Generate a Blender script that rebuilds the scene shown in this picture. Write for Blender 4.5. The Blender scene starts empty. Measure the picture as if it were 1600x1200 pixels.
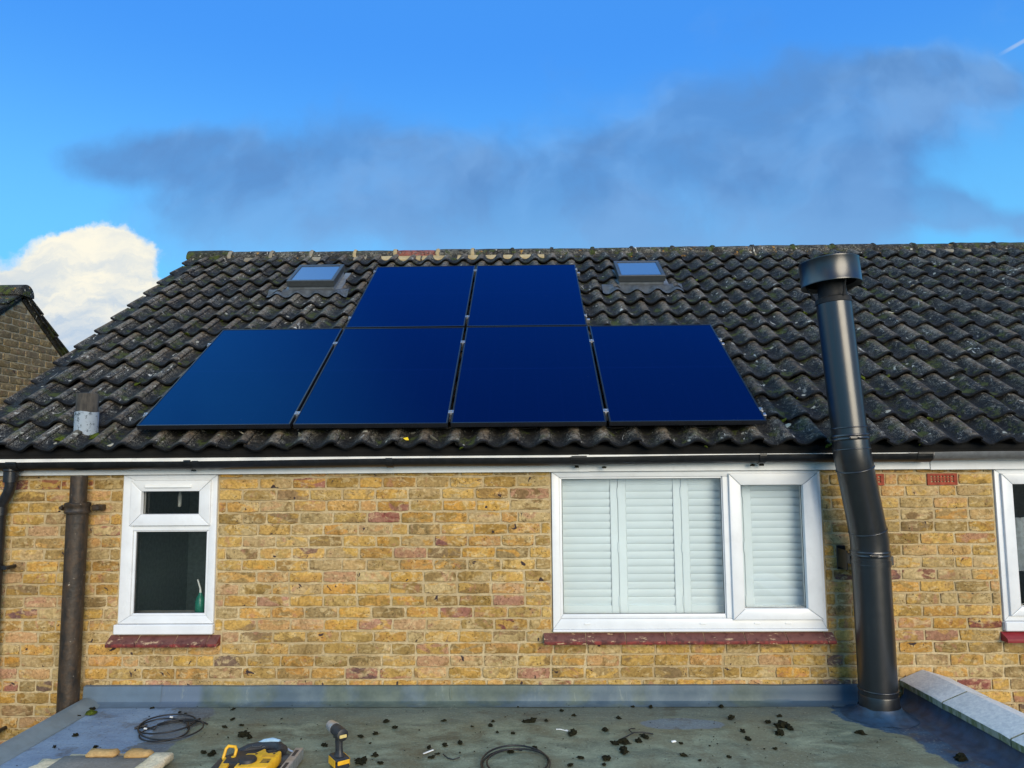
import bpy, bmesh, math, random
from mathutils import Vector, Matrix, noise
R = math.radians
rnd = random.Random(7)
sc = bpy.context.scene
COL = sc.collection

# ------------------------------------------------------------------ camera
cam_d = bpy.data.cameras.new('camera'); cam = bpy.data.objects.new('camera', cam_d); COL.objects.link(cam)
RX, RY, RZ = ((0.9997977, 0.0186779, -0.0074573), (-0.0092371, 0.0970931, -0.9952324), (-0.0178648, 0.9951, 0.097246))
cam.matrix_world = Matrix(((RX[0], -RY[0], -RZ[0], 0.0),
                           (RX[1], -RY[1], -RZ[1], -4.9586),
                           (RX[2], -RY[2], -RZ[2], 1.6118), (0, 0, 0, 1)))
cam_d.sensor_width = 36; cam_d.lens = 25.573
cam_d.clip_start = 0.05; cam_d.clip_end = 5000
sc.camera = cam

# ------------------------------------------------------------------ world, sun, exposure
SUN_AZ, SUN_EL = 157.0, 20.0          # azimuth clockwise from +Y (away from the camera)
sun_dir = Vector((math.sin(R(SUN_AZ)) * math.cos(R(SUN_EL)), math.cos(R(SUN_AZ)) * math.cos(R(SUN_EL)), math.sin(R(SUN_EL))))
sd = bpy.data.lights.new('sun', 'SUN'); sd.energy = 3.6; sd.angle = R(42); sd.color = (1.0, 0.87, 0.66)
so = bpy.data.objects.new('sun', sd); COL.objects.link(so); so.location = (3, -8, 9)
so.rotation_euler = sun_dir.to_track_quat('Z', 'Y').to_euler()
sc.view_settings.view_transform = 'Standard'; sc.view_settings.look = 'None'
sc.view_settings.exposure = 0.0; sc.view_settings.gamma = 1.0; sc.view_settings.use_curve_mapping = False


def lin(r, g, b):
    f = lambda c: (c / 255 / 12.92) if c / 255 <= 0.04045 else ((c / 255 + 0.055) / 1.055) ** 2.4
    return (f(r), f(g), f(b), 1.0)


class NT:
    """small helper to write node trees"""
    def __init__(self, nt):
        self.nt = nt

    def n(self, typ, ins=None, **kw):
        nd = self.nt.nodes.new(typ)
        for k, v in kw.items():
            setattr(nd, k, v)
        if ins:
            for k, v in ins.items():
                s = nd.inputs[k]
                if hasattr(v, 'bl_idname') and 'Socket' in v.bl_idname:
                    self.nt.links.new(v, s)
                else:
                    s.default_value = v
        return nd

    def math(self, op, a, b=0.0, clamp=False):
        return self.n('ShaderNodeMath', {0: a, 1: b}, operation=op, use_clamp=clamp).outputs[0]

    def vmath(self, op, a, b=(0, 0, 0)):
        nd = self.n('ShaderNodeVectorMath', {0: a, 1: b}, operation=op)
        return nd.outputs['Value'] if op in ('LENGTH', 'DOT_PRODUCT', 'DISTANCE') else nd.outputs['Vector']

    def mapr(self, v, a, b, c=0.0, d=1.0, smooth=True):
        return self.n('ShaderNodeMapRange', {0: v, 1: a, 2: b, 3: c, 4: d}, interpolation_type='SMOOTHSTEP' if smooth else 'LINEAR').outputs[0]

    def noise(self, vec, scale, detail=4.0, rough=0.55, dist=0.0):
        return self.n('ShaderNodeTexNoise', {'Vector': vec, 'Scale': scale, 'Detail': detail, 'Roughness': rough, 'Distortion': dist}).outputs['Fac']

    def mix(self, fac, a, b, mode='MIX'):
        nd = self.n('ShaderNodeMix', {0: fac, 6: a, 7: b}, data_type='RGBA', blend_type=mode)
        return nd.outputs[2]

    def ramp(self, fac, stops, interp='LINEAR'):
        nd = self.n('ShaderNodeValToRGB', {0: fac})
        cr = nd.color_ramp; cr.interpolation = interp
        while len(cr.elements) < len(stops):
            cr.elements.new(0.5)
        for e, (p, c) in zip(cr.elements, stops):
            e.position = p; e.color = c
        return nd.outputs[0]


def build_world():
    w = bpy.data.worlds.new('World'); sc.world = w; w.use_nodes = True
    w.node_tree.nodes.clear()
    t = NT(w.node_tree)
    dirv = t.n('ShaderNodeTexCoord').outputs['Generated']
    sky = t.n('ShaderNodeTexSky', sky_type='NISHITA')
    sky.sun_disc = False; sky.sun_elevation = R(SUN_EL); sky.sun_rotation = R(SUN_AZ)
    sky.air_density = 1.0; sky.dust_density = 0.6; sky.ozone_density = 2.0
    base = t.mix(1.0, sky.outputs[0], SKYTINT, 'MULTIPLY')
    s = t.n('ShaderNodeSeparateXYZ', {0: dirv})
    S_ = lambda r, g, b: tuple(c / SKYSTR for c in lin(r, g, b)[:3]) + (1,)
    grad = t.mix(t.mapr(s.outputs[2], 0.22, 0.52), S_(118, 206, 255), S_(74, 156, 252))
    base = t.mix(0.75, base, grad)
    y = t.math('MAXIMUM', s.outputs[1], 0.02)
    u = t.math('DIVIDE', s.outputs[0], y); v = t.math('DIVIDE', s.outputs[2], y)
    front = t.mapr(s.outputs[1], 0.15, 0.4)
    uv = t.n('ShaderNodeCombineXYZ', {0: u, 1: v, 2: 0.0}).outputs[0]
    wv = t.n('ShaderNodeTexNoise', {'Vector': uv, 'Scale': 2.6, 'Detail': 5.0, 'Roughness': 0.55}).outputs['Color']
    wuv = t.vmath('ADD', uv, t.vmath('MULTIPLY', t.vmath('SUBTRACT', wv, (0.5, 0.5, 0.5)), (0.26, 0.15, 0)))
    wv2 = t.n('ShaderNodeTexNoise', {'Vector': uv, 'Scale': 11.0, 'Detail': 6.0, 'Roughness': 0.6}).outputs['Color']
    wuv2 = t.vmath('ADD', uv, t.vmath('MULTIPLY', t.vmath('SUBTRACT', wv2, (0.5, 0.5, 0.5)), (0.10, 0.10, 0)))
    nz = t.noise(wuv, 5.0, 9, 0.58)
    nzs = t.noise(wuv, 3.4, 5, 0.50)
    nzl = t.noise(t.vmath('ADD', wuv, (-0.030, 0.050, 0)), 3.4, 5, 0.50)
    nz2 = t.noise(t.vmath('ADD', wuv2, (7.3, 1.2, 0)), 8.0, 9, 0.6, 0.2)

    def blobs(lst, vec):
        acc = None
        for (px, py, rx, ry) in lst:
            c = ((px - 800) / 1136 + 0.019, (711 - py) / 1136, 0)
            d = t.vmath('LENGTH', t.vmath('MULTIPLY', t.vmath('SUBTRACT', vec, c), (1136 / rx, 1136 / ry, 0)))
            m = t.mapr(d, 0.0, 1.4, 1.0, 0.0)
            acc = m if acc is None else t.math('ADD', acc, m)
        return t.math('MINIMUM', acc, 1.0)
    grey = blobs([(840, 365, 720, 165), (1090, 240, 330, 170), (470, 260, 290, 110), (1330, 150, 260, 95), (150, 225, 170, 45), (1480, 95, 170, 60), (1180, 290, 220, 110), (1440, 335, 70, 40), (1570, 350, 70, 30)], wuv)
    gm = t.mapr(t.math('ADD', grey, t.math('MULTIPLY', t.math('SUBTRACT', nz, 0.5), 1.6)), 0.10, 0.95)
    brk = t.noise(t.vmath('ADD', wuv, (3.1, 4.2, 0)), 6.5, 7, 0.6)
    gm = t.math('MULTIPLY', gm, t.mapr(brk, 0.38, 0.62, 0.76, 0.96))
    white = blobs([(30, 440, 180, 110), (95, 385, 100, 55), (10, 520, 220, 110), (140, 480, 100, 70), (90, 535, 150, 80)], wuv2)
    wm = t.mapr(t.math('ADD', white, t.math('MULTIPLY', t.math('SUBTRACT', nz2, 0.5), 1.5)), 0.26, 0.72)
    # the same kind of cloud goes on over the rest of the dome
    nz3 = t.noise(dirv, 2.6, 7, 0.58, 0.2)
    el = s.outputs[2]
    back = t.math('MULTIPLY', t.mapr(nz3, 0.43, 0.62), t.math('SUBTRACT', 1.0, front))
    # sunlit fringes against the greyer body
    lit = t.mapr(t.math('SUBTRACT', nzs, nzl), -0.07, 0.13)
    body = t.mapr(gm, 0.35, 0.9)
    shade = t.math('MULTIPLY', lit, t.mapr(body, 0.0, 1.0, 1.0, 0.60))
    gcol = t.mix(shade, lin(94, 144, 204), lin(130, 180, 236))
    gcol = t.mix(t.mapr(v, 0.40, 0.26), gcol, lin(122, 174, 228))
    vlow = t.mapr(v, 0.12, 0.26)
    wcol = t.mix(vlow, lin(208, 220, 234), lin(255, 250, 232))
    wcol = t.mix(t.mapr(t.noise(t.vmath('MULTIPLY', wuv2, (5.0, 16.0, 1)), 1.0, 7, 0.6), 0.36, 0.56), t.mix(t.mapr(v, 0.33, 0.14, 0.35, 0.9), wcol, lin(172, 198, 226)), wcol)
    k = SKYSTR
    gcol = t.mix(1.0, gcol, (1 / k, 1 / k, 1 / k, 1), 'MULTIPLY'); wcol = t.mix(1.0, wcol, (1 / k, 1 / k, 1 / k, 1), 'MULTIPLY')
    bcol = t.mix(t.mapr(nz3, 0.5, 0.8), gcol, wcol)
    c = t.mix(t.math('MULTIPLY', gm, front), base, gcol)
    c = t.mix(t.math('MULTIPLY', wm, front), c, wcol)
    c = t.mix(back, c, bcol)
    # bright thin cloud added high left, mostly out of view, for the panels to mirror
    hd = t.vmath('DOT_PRODUCT', dirv, tuple(Vector((-0.66, 0.05, 0.75)).normalized()))
    hm = t.math('MULTIPLY', t.mapr(hd, 0.74, 0.96), t.mapr(nz3, 0.30, 0.62, 0.55, 1.0))
    c = t.mix(t.math('MULTIPLY', hm, 0.85), c, t.mix(1.0, lin(176, 226, 255), (2.0 / k, 2.0 / k, 2.0 / k, 1), 'MULTIPLY'))
    d = t.vmath('SUBTRACT', uv, ((1590 - 800) / 1136 + 0.019, (711 - 50) / 1136, 0))
    along = t.vmath('DOT_PRODUCT', d, (0.87, 0.49, 0)); across = t.math('ABSOLUTE', t.vmath('DOT_PRODUCT', d, (-0.49, 0.87, 0)))
    con = t.math('MULTIPLY', t.mapr(across, 0.001, 0.004, 0.5, 0.0), t.math('MULTIPLY', t.mapr(along, -0.045, -0.01), front))
    c = t.mix(con, c, t.mix(1.0, lin(190, 210, 235), (1 / k, 1 / k, 1 / k, 1), 'MULTIPLY'))
    bg = t.n('ShaderNodeBackground', {0: c, 1: k})
    out = t.n('ShaderNodeOutputWorld', {0: bg.outputs[0]})


SKYSTR = 0.14
SKYTINT = (0.34, 1.05, 1.80, 1)
build_world()

# ------------------------------------------------------------------ materials
def new_mat(name):
    m = bpy.data.materials.new(name); m.use_nodes = True
    m.node_tree.nodes.clear()
    t = NT(m.node_tree)
    out = t.n('ShaderNodeOutputMaterial')
    return m, t, out


def finish(t, out, color, rough=0.8, bump=None, bstr=0.3, bdist=0.01, metallic=0.0, spec=0.5, coat=0.0, normal=None):
    ins = {'Base Color': color, 'Roughness': rough, 'Metallic': metallic, 'Specular IOR Level': spec, 'Coat Weight': coat}
    p = t.n('ShaderNodeBsdfPrincipled', ins)
    if bump is not None:
        b = t.n('ShaderNodeBump', {'Height': bump, 'Strength': bstr, 'Distance': bdist})
        t.nt.links.new(b.outputs[0], p.inputs['Normal'])
    t.nt.links.new(p.outputs[0], out.inputs[0])
    return p


def simple(name, col, rough=0.5, metallic=0.0, spec=0.5, var=0.12, scale=30.0, bstr=0.0, grime=0.0):
    m, t, out = new_mat(name)
    pos = t.n('ShaderNodeNewGeometry').outputs['Position']
    n1 = t.noise(pos, scale, 5, 0.6)
    dark = tuple(c * (1 - var * 1.6) for c in col[:3]) + (1,); lite = tuple(min(1, c * (1 + var)) for c in col[:3]) + (1,)
    c = t.mix(t.mapr(n1, 0.3, 0.7), dark, lite)
    if grime > 0:
        g = t.mapr(t.noise(pos, 9.0, 7, 0.65), 0.52, 0.75)
        c = t.mix(t.math('MULTIPLY', g, grime), c, (0.10, 0.10, 0.075, 1))
    r = t.mapr(t.noise(pos, scale * 0.6, 4), 0.3, 0.7, max(0.02, rough - 0.06), rough + 0.08)
    finish(t, out, c, r, n1 if bstr else None, bstr, 0.002, metallic, spec)
    return m


def rnd_value(t):
    """one random number per object; joined pieces carry theirs in the attribute 'rnd'"""
    a = t.n('ShaderNodeAttribute', attribute_name='rnd').outputs['Fac']
    o = t.n('ShaderNodeObjectInfo').outputs['Random']
    return t.math('FRACT', t.math('ADD', a, o))


def mat_brick(name, stops, algae=0.42, dirt=0.0):
    m, t, out = new_mat(name)
    pos = t.n('ShaderNodeNewGeometry').outputs['Position']
    r = rnd_value(t)
    off = t.n('ShaderNodeCombineXYZ', {0: t.math('MULTIPLY', r, 37.0), 1: t.math('MULTIPLY', r, 91.0), 2: t.math('MULTIPLY', r, 53.0)}).outputs[0]
    p2 = t.vmath('ADD', pos, off)
    c = t.ramp(r, stops)
    c = t.mix(0.10, c, lin(186, 166, 132))
    # two clays in one brick, then pale, rosy and olive swirls
    cb = t.ramp(t.math('FRACT', t.math('MULTIPLY', r, 7.31)), stops)
    n0 = t.noise(t.vmath('MULTIPLY', p2, (1.0, 1.0, 2.0)), 6.5, 3, 0.5, 0.8)
    c = t.mix(t.math('MULTIPLY', t.mapr(n0, 0.49, 0.56), 0.8), c, cb)
    n1 = t.noise(t.vmath('MULTIPLY', p2, (1.0, 1.0, 1.7)), 13, 5, 0.6, 1.2)
    n2 = t.noise(t.vmath('ADD', p2, (3, 5, 1)), 8, 4, 0.55, 1.8)
    n3 = t.noise(t.vmath('ADD', p2, (9, 2, 6)), 55, 6, 0.7)
    c = t.mix(t.math('MULTIPLY', t.mapr(n1, 0.52, 0.64), 0.60), c, lin(212, 190, 146))
    c = t.mix(t.math('MULTIPLY', t.mapr(n2, 0.60, 0.67), 0.50), c, lin(178, 126, 104))
    c = t.mix(t.math('MULTIPLY', t.mapr(n2, 0.42, 0.33), 0.60), c, lin(124, 100, 56))
    c = t.mix(t.mapr(n3, 0.28, 0.74), t.mix(1.0, c, (0.62, 0.60, 0.55, 1), 'MULTIPLY'), t.mix(1.0, c, (1.16, 1.14, 1.10, 1), 'MULTIPLY'))
    # burnt clinker blotches and small pits
    bl = t.noise(t.vmath('ADD', p2, (21, 2, 6)), 15, 3, 0.5, 0.6)
    c = t.mix(t.mapr(bl, 0.695, 0.72), c, lin(62, 50, 50))
    vo = t.n('ShaderNodeTexVoronoi', {'Vector': p2, 'Scale': 85.0, 'Randomness': 1.0}).outputs['Distance']
    gate = t.noise(p2, 17, 2)
    pit = t.math('MULTIPLY', t.mapr(t.math('ADD', vo, t.math('MULTIPLY', t.math('SUBTRACT', n3, 0.5), 0.5)), 0.25, 0.15), t.mapr(gate, 0.52, 0.57))
    c = t.mix(t.math('MULTIPLY', pit, 0.9), c, lin(44, 34, 26))
    # mortar smeared over the arris
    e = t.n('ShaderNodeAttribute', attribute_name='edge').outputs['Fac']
    sm = t.math('MULTIPLY', t.mapr(e, 0.25, 1.0), t.mapr(t.noise(t.vmath('ADD', pos, (4, 4, 4)), 34, 5, 0.6), 0.46, 0.60))
    c = t.mix(t.math('MULTIPLY', sm, 0.75), c, MORTAR)
    sp = t.mapr(t.noise(t.vmath('ADD', pos, (14, 4, 4)), 11, 5, 0.65), 0.60, 0.74)
    c = t.mix(t.math('MULTIPLY', sp, 0.5), c, lin(190, 168, 124))
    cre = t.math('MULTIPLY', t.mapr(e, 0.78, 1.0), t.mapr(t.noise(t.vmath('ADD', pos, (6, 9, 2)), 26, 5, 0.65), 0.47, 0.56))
    c = t.mix(t.math('MULTIPLY', cre, 0.75), c, lin(74, 56, 38))  # dark crevice lines at the arris: painted joint shade along with dirt
    # weathering over the wall as a whole
    al = t.mapr(t.noise(t.vmath('ADD', pos, (1, 0, 8)), 2.2, 6, 0.62), 0.44, 0.62)
    c = t.mix(t.math('MULTIPLY', al, algae), c, t.mix(1.0, c, (0.56, 0.56, 0.48, 1), 'MULTIPLY'))
    run = t.mapr(t.noise(t.vmath('MULTIPLY', t.vmath('ADD', pos, (3, 0, 1)), (5.5, 5.5, 1.3)), 1.0, 6, 0.62), 0.50, 0.68)
    c = t.mix(t.math('MULTIPLY', run, 0.42), c, t.mix(1.0, c, (0.58, 0.52, 0.44, 1), 'MULTIPLY'))
    if dirt:
        c = t.mix(dirt, c, lin(84, 77, 62))
    h = t.math('SUBTRACT', t.math('ADD', t.math('MULTIPLY', n3, 0.55), t.math('MULTIPLY', n1, 0.5)), t.math('MULTIPLY', pit, 0.8))
    finish(t, out, c, 0.9, h, 0.75, 0.006, spec=0.25)
    return m


MORTAR = lin(206, 186, 146)
STOCK = [(0.0, lin(188, 144, 66)), (0.09, lin(208, 168, 90)), (0.18, lin(150, 120, 62)), (0.27, lin(198, 174, 126)), (0.35, lin(132, 108, 66)), (0.43, lin(206, 152, 66)),
         (0.51, lin(186, 160, 116)), (0.58, lin(148, 120, 66)), (0.65, lin(212, 178, 106)), (0.72, lin(190, 138, 60)), (0.79, lin(194, 156, 116)), (0.85, lin(122, 100, 66)), (0.90, lin(202, 162, 80)), (0.935, lin(184, 140, 112)),
         (0.962, lin(152, 96, 86)), (0.970, lin(130, 62, 56)), (0.978, lin(98, 78, 84)), (0.990, lin(108, 86, 66)), (1.0, lin(168, 134, 70))]
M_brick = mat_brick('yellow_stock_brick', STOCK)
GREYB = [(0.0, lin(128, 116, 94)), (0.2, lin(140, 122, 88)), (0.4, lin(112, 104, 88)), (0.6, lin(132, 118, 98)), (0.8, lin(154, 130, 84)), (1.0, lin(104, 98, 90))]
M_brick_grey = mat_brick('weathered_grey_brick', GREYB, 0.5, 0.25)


def mat_mortar(name, col):
    m, t, out = new_mat(name)
    pos = t.n('ShaderNodeNewGeometry').outputs['Position']
    n1 = t.noise(pos, 60, 6, 0.7); n2 = t.noise(pos, 5, 5, 0.6)
    c = t.mix(t.mapr(n1, 0.3, 0.7), tuple(x * 0.66 for x in col[:3]) + (1,), col)
    c = t.mix(t.math('MULTIPLY', t.mapr(n2, 0.44, 0.64), 0.6), c, tuple(x * f for x, f in zip(col[:3], (0.60, 0.55, 0.46))) + (1,))
    c = t.mix(t.math('MULTIPLY', t.mapr(t.noise(pos, 1.7, 4), 0.42, 0.6), 0.45), c, tuple(x * f for x, f in zip(col[:3], (0.55, 0.50, 0.44))) + (1,))
    finish(t, out, c, 0.95, n1, 0.9, 0.006, spec=0.2)
    return m


M_mortar = mat_mortar('lime_mortar', MORTAR)
M_mortar_grey = mat_mortar('grey_mortar', lin(186, 178, 158))
M_bedding = mat_mortar('ridge_mortar', lin(190, 172, 134))
M_crust = mat_mortar('pale_lichen_crust', lin(186, 182, 162))
M_bedding_grey = mat_mortar('old_grey_ridge_mortar', lin(150, 142, 126))


def mat_tile(name, base_dark, base_lite, moss=1.0, lichen=1.0, orange=0.0, red=None):
    m, t, out = new_mat(name)
    pos = t.n('ShaderNodeNewGeometry').outputs['Position']
    r = rnd_value(t)
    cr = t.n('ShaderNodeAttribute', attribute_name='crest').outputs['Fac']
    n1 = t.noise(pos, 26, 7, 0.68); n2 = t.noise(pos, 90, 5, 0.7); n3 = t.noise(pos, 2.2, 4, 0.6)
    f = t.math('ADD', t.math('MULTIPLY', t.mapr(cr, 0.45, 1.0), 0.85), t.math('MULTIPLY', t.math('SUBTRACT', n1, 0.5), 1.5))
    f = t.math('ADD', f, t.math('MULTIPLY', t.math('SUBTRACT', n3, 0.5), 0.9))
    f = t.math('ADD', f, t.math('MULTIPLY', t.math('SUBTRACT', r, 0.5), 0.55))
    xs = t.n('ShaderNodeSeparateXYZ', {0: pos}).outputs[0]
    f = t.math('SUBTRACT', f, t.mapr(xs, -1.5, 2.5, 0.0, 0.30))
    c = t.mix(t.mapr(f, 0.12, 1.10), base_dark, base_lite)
    if red is not None:
        c = t.mix(t.mapr(n1, 0.35, 0.55), c, red)
    # crusty lichen: fine pale speckle in drifts, ragged blotches, a few rosettes and streaks
    n4 = t.noise(t.vmath('ADD', pos, (1, 6, 2)), 190, 3, 0.6)
    patch = t.mapr(t.noise(t.vmath('ADD', pos, (2, 2, 9)), 1.6, 4, 0.6), 0.40, 0.60, 0.25, 1.0)
    drift = t.math('MULTIPLY', patch, t.mapr(t.noise(t.vmath('ADD', pos, (5, 3, 2)), 9, 5, 0.65), 0.34, 0.56))
    sp = t.math('MULTIPLY', t.math('MULTIPLY', t.mapr(n4, 0.52, 0.60), drift), t.mapr(cr, 0.0, 0.6, 0.35, 1.0))
    c = t.mix(t.math('MULTIPLY', sp, 0.75 * lichen), c, lin(168, 164, 150))
    n5 = t.noise(t.vmath('ADD', pos, (7, 1, 4)), 34, 7, 0.72, 0.6)
    c = t.mix(t.math('MULTIPLY', t.math('MULTIPLY', t.mapr(n5, 0.555, 0.605), t.mapr(cr, 0.05, 0.75, 0.10, 1.0)), 0.62 * lichen), c, lin(138, 132, 120))
    c = t.mix(t.math('MULTIPLY', t.mapr(n5, 0.48, 0.40), 0.8), c, lin(16, 16, 16))
    vo = t.n('ShaderNodeTexVoronoi', {'Vector': t.vmath('ADD', t.vmath('MULTIPLY', pos, (1, 1, 1.0)), (0, 0, 3)), 'Scale': 13.0, 'Randomness': 1.0})
    wob = t.math('ADD', vo.outputs['Distance'], t.math('MULTIPLY', t.math('SUBTRACT', n1, 0.5), 0.9))
    pcs = t.n('ShaderNodeSeparateColor', {0: vo.outputs['Color']})
    pick = pcs.outputs[0]
    siz = t.math('MULTIPLY', pcs.outputs[1], 0.16)
    ros = t.math('MULTIPLY', t.mapr(t.math('SUBTRACT', wob, siz), 0.08, 0.02), t.mapr(pick, 0.80, 0.82))
    c = t.mix(t.math('MULTIPLY', ros, 0.75 * lichen), c, lin(184, 180, 164))
    st = t.noise(t.vmath('MULTIPLY', t.vmath('ADD', pos, (3, 8, 0)), (26, 9, 9)), 1.0, 4, 0.5, 1.4)
    c = t.mix(t.math('MULTIPLY', t.math('MULTIPLY', t.mapr(st, 0.66, 0.70), patch), 0.85 * lichen), c, lin(196, 194, 184))
    if orange:
        o = t.mapr(t.noise(t.vmath('ADD', pos, (8, 8, 8)), 14, 4, 0.6), 0.62, 0.70)
        c = t.mix(t.math('MULTIPLY', o, orange), c, lin(168, 122, 48))
    g = t.noise(t.vmath('ADD', pos, (2, 7, 1)), 8, 6, 0.68)
    mo = t.math('MULTIPLY', t.mapr(g, 0.53, 0.62), t.mapr(cr, 0.75, 0.25, 0.4, 1.0))
    c = t.mix(t.math('MULTIPLY', mo, 0.75 * moss), c, lin(66, 74, 28))
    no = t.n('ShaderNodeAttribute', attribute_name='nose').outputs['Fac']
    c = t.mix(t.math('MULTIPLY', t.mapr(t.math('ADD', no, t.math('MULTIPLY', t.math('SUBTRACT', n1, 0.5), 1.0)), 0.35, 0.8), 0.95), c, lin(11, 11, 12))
    h = t.math('ADD', t.math('MULTIPLY', n1, 0.6), t.math('ADD', t.math('MULTIPLY', n2, 0.4), t.math('MULTIPLY', mo, 0.5)))
    finish(t, out, c, t.mapr(n1, 0.3, 0.7, 0.62, 0.92), h, 1.0, 0.014, spec=0.3)
    return m


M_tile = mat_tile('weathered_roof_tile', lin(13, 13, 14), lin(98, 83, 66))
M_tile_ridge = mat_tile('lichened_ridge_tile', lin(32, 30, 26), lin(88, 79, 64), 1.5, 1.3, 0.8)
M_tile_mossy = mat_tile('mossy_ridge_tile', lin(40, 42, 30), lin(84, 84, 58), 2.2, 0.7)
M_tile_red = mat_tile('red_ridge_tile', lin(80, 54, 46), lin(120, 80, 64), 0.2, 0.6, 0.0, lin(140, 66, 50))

M_upvc = simple('white_upvc', (0.72, 0.735, 0.745), 0.32, var=0.03, scale=6, grime=0.10)
M_upvc_old = simple('aged_white_upvc', (0.84, 0.85, 0.84), 0.40, var=0.05, scale=9, grime=0.22)
M_shutter = simple('shutter_paint', (0.80, 0.85, 0.885), 0.5, var=0.02, scale=5)
M_gap = simple('dark_gap', (0.01, 0.01, 0.01), 0.9)
M_gutter = simple('black_gutter_plastic', (0.008, 0.0085, 0.010), 0.34, var=0.2, grime=0.04)
M_gutter_grey = simple('grey_gutter_plastic', (0.13, 0.135, 0.14), 0.35, grime=0.25)
M_black_plastic = simple('black_pipe_plastic', (0.014, 0.014, 0.016), 0.32)
M_grey_metal = simple('grey_coated_aluminium', (0.045, 0.052, 0.056), 0.40, spec=0.5, var=0.08)
M_lead = simple('grey_lead_sheet', (0.17, 0.19, 0.21), 0.52, metallic=0.15, var=0.15, scale=18, bstr=0.25)
M_alu = simple('aluminium', (0.36, 0.37, 0.39), 0.42, metallic=0.8, var=0.06)
M_frame_black = simple('black_anodised_frame', (0.009, 0.010, 0.014), 0.30, metallic=0.0, spec=0.4, var=0.05)
M_rubber = simple('black_cable_rubber', (0.012, 0.012, 0.013), 0.45)
M_white_plastic = simple('white_plastic', (0.78, 0.78, 0.76), 0.4)
M_yellow = simple('yellow_tool_plastic', (0.80, 0.42, 0.015), 0.42, var=0.10, grime=0.18)
M_tool_black = simple('black_tool_plastic', (0.020, 0.021, 0.024), 0.5, var=0.2, grime=0.10)
M_tool_grey = simple('dusty_grey_tool_plastic', (0.07, 0.07, 0.065), 0.6, var=0.2, grime=0.2)
M_steel = simple('cast_aluminium', (0.55, 0.57, 0.60), 0.38, metallic=0.8, var=0.12, grime=0.12)
M_yellow_tag = simple('yellow_tag_plastic', (0.85, 0.62, 0.02), 0.4)
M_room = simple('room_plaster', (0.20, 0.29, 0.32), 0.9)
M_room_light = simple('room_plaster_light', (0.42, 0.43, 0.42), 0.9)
M_curtain = simple('curtain_cloth', (0.62, 0.66, 0.70), 0.9)
M_green_bottle = simple('green_plastic', (0.02, 0.20, 0.14), 0.3)
M_tan = mat_mortar('tan_broken_brick', lin(206, 168, 112))
M_cream = mat_mortar('cream_broken_mortar', lin(240, 222, 184))
M_dust = mat_mortar('dusty_grey_board', lin(150, 145, 136))


def mat_sill():
    m, t, out = new_mat('red_painted_sill_tile')
    pos = t.n('ShaderNodeNewGeometry').outputs['Position']; nor = t.n('ShaderNodeNewGeometry').outputs['Normal']
    n1 = t.noise(pos, 24, 6, 0.65); n2 = t.noise(t.vmath('MULTIPLY', pos, (12, 12, 40)), 1.0, 6, 0.7)
    c = t.mix(t.mapr(n1, 0.35, 0.65), lin(74, 32, 30), lin(134, 52, 46))
    up = t.n('ShaderNodeSeparateXYZ', {0: nor}).outputs[2]
    dusty = t.math('MULTIPLY', t.mapr(up, 0.4, 0.9), t.mapr(n1, 0.25, 0.55))
    c = t.mix(t.math('MULTIPLY', dusty, 0.85), c, lin(104, 70, 62))
    chip = t.mapr(n2, 0.585, 0.64)
    c = t.mix(t.math('MULTIPLY', chip, 0.8), c, lin(196, 168, 132))
    finish(t, out, c, 0.7, n1, 0.5, 0.004)
    return m


M_sill = mat_sill()
M_sill_fresh = simple('fresh_red_sill_paint', lin(140, 44, 50), 0.5, var=0.12, scale=14, bstr=0.2)
M_terracotta = simple('terracotta', lin(150, 66, 44), 0.85, var=0.2, scale=30, bstr=0.5, grime=0.2)


def mat_panel_glass():
    m, t, out = new_mat('solar_cell_glass')
    tc = t.n('ShaderNodeTexCoord').outputs['Object']
    s = t.n('ShaderNodeSeparateXYZ', {0: tc})
    def line(v, period, off, w):
        f = t.math('ABSOLUTE', t.math('SUBTRACT', t.math('FRACT', t.math('ADD', t.math('DIVIDE', v, period), off)), 0.5))
        return t.mapr(f, w / period, 0.0, 0.0, 1.0)
    g = t.math('MAXIMUM', line(s.outputs[0], 0.170, 0.0, 0.002), line(s.outputs[1], 0.0886, 0.0, 0.0012))
    mid = t.mapr(t.math('ABSOLUTE', t.math('SUBTRACT', s.outputs[1], 0.816)), 0.006, 0.002)
    c = t.mix(t.math('MAXIMUM', t.math('MULTIPLY', g, 0.35), t.math('MULTIPLY', mid, 0.55)), PANELCOL, tuple(x * 3.2 + 0.002 for x in PANELCOL[:3]) + (1,))
    pos = t.n('ShaderNodeNewGeometry').outputs['Position']
    n = t.noise(pos, 140, 2, 0.5)
    drop = t.math('MULTIPLY', t.mapr(n, 0.76, 0.79), t.mapr(t.noise(pos, 3.0, 2), 0.5, 0.6))
    c = t.mix(t.math('MULTIPLY', drop, 0.5), c, (0.25, 0.28, 0.33, 1))
    dust = t.mapr(t.noise(pos, 2.5, 5, 0.6), 0.4, 0.75)
    rough = t.mapr(dust, 0.0, 1.0, 0.05, 0.12)
    # dark cells under anti-reflective glass: the coating tints the mirror image blue
    df = t.n('ShaderNodeBsdfDiffuse', {0: c}).outputs[0]
    gl = t.n('ShaderNodeBsdfGlossy', {'Color': (0.06, 0.41, 1.0, 1), 'Roughness': rough}).outputs[0]
    fr = t.n('ShaderNodeFresnel', {'IOR': 1.43}).outputs[0]
    mx = t.n('ShaderNodeMixShader', {0: fr, 1: df, 2: gl}).outputs[0]
    t.nt.links.new(mx, out.inputs[0])
    return m


PANELCOL = (0.0002, 0.0014, 0.017, 1)
M_panel = mat_panel_glass()


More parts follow.
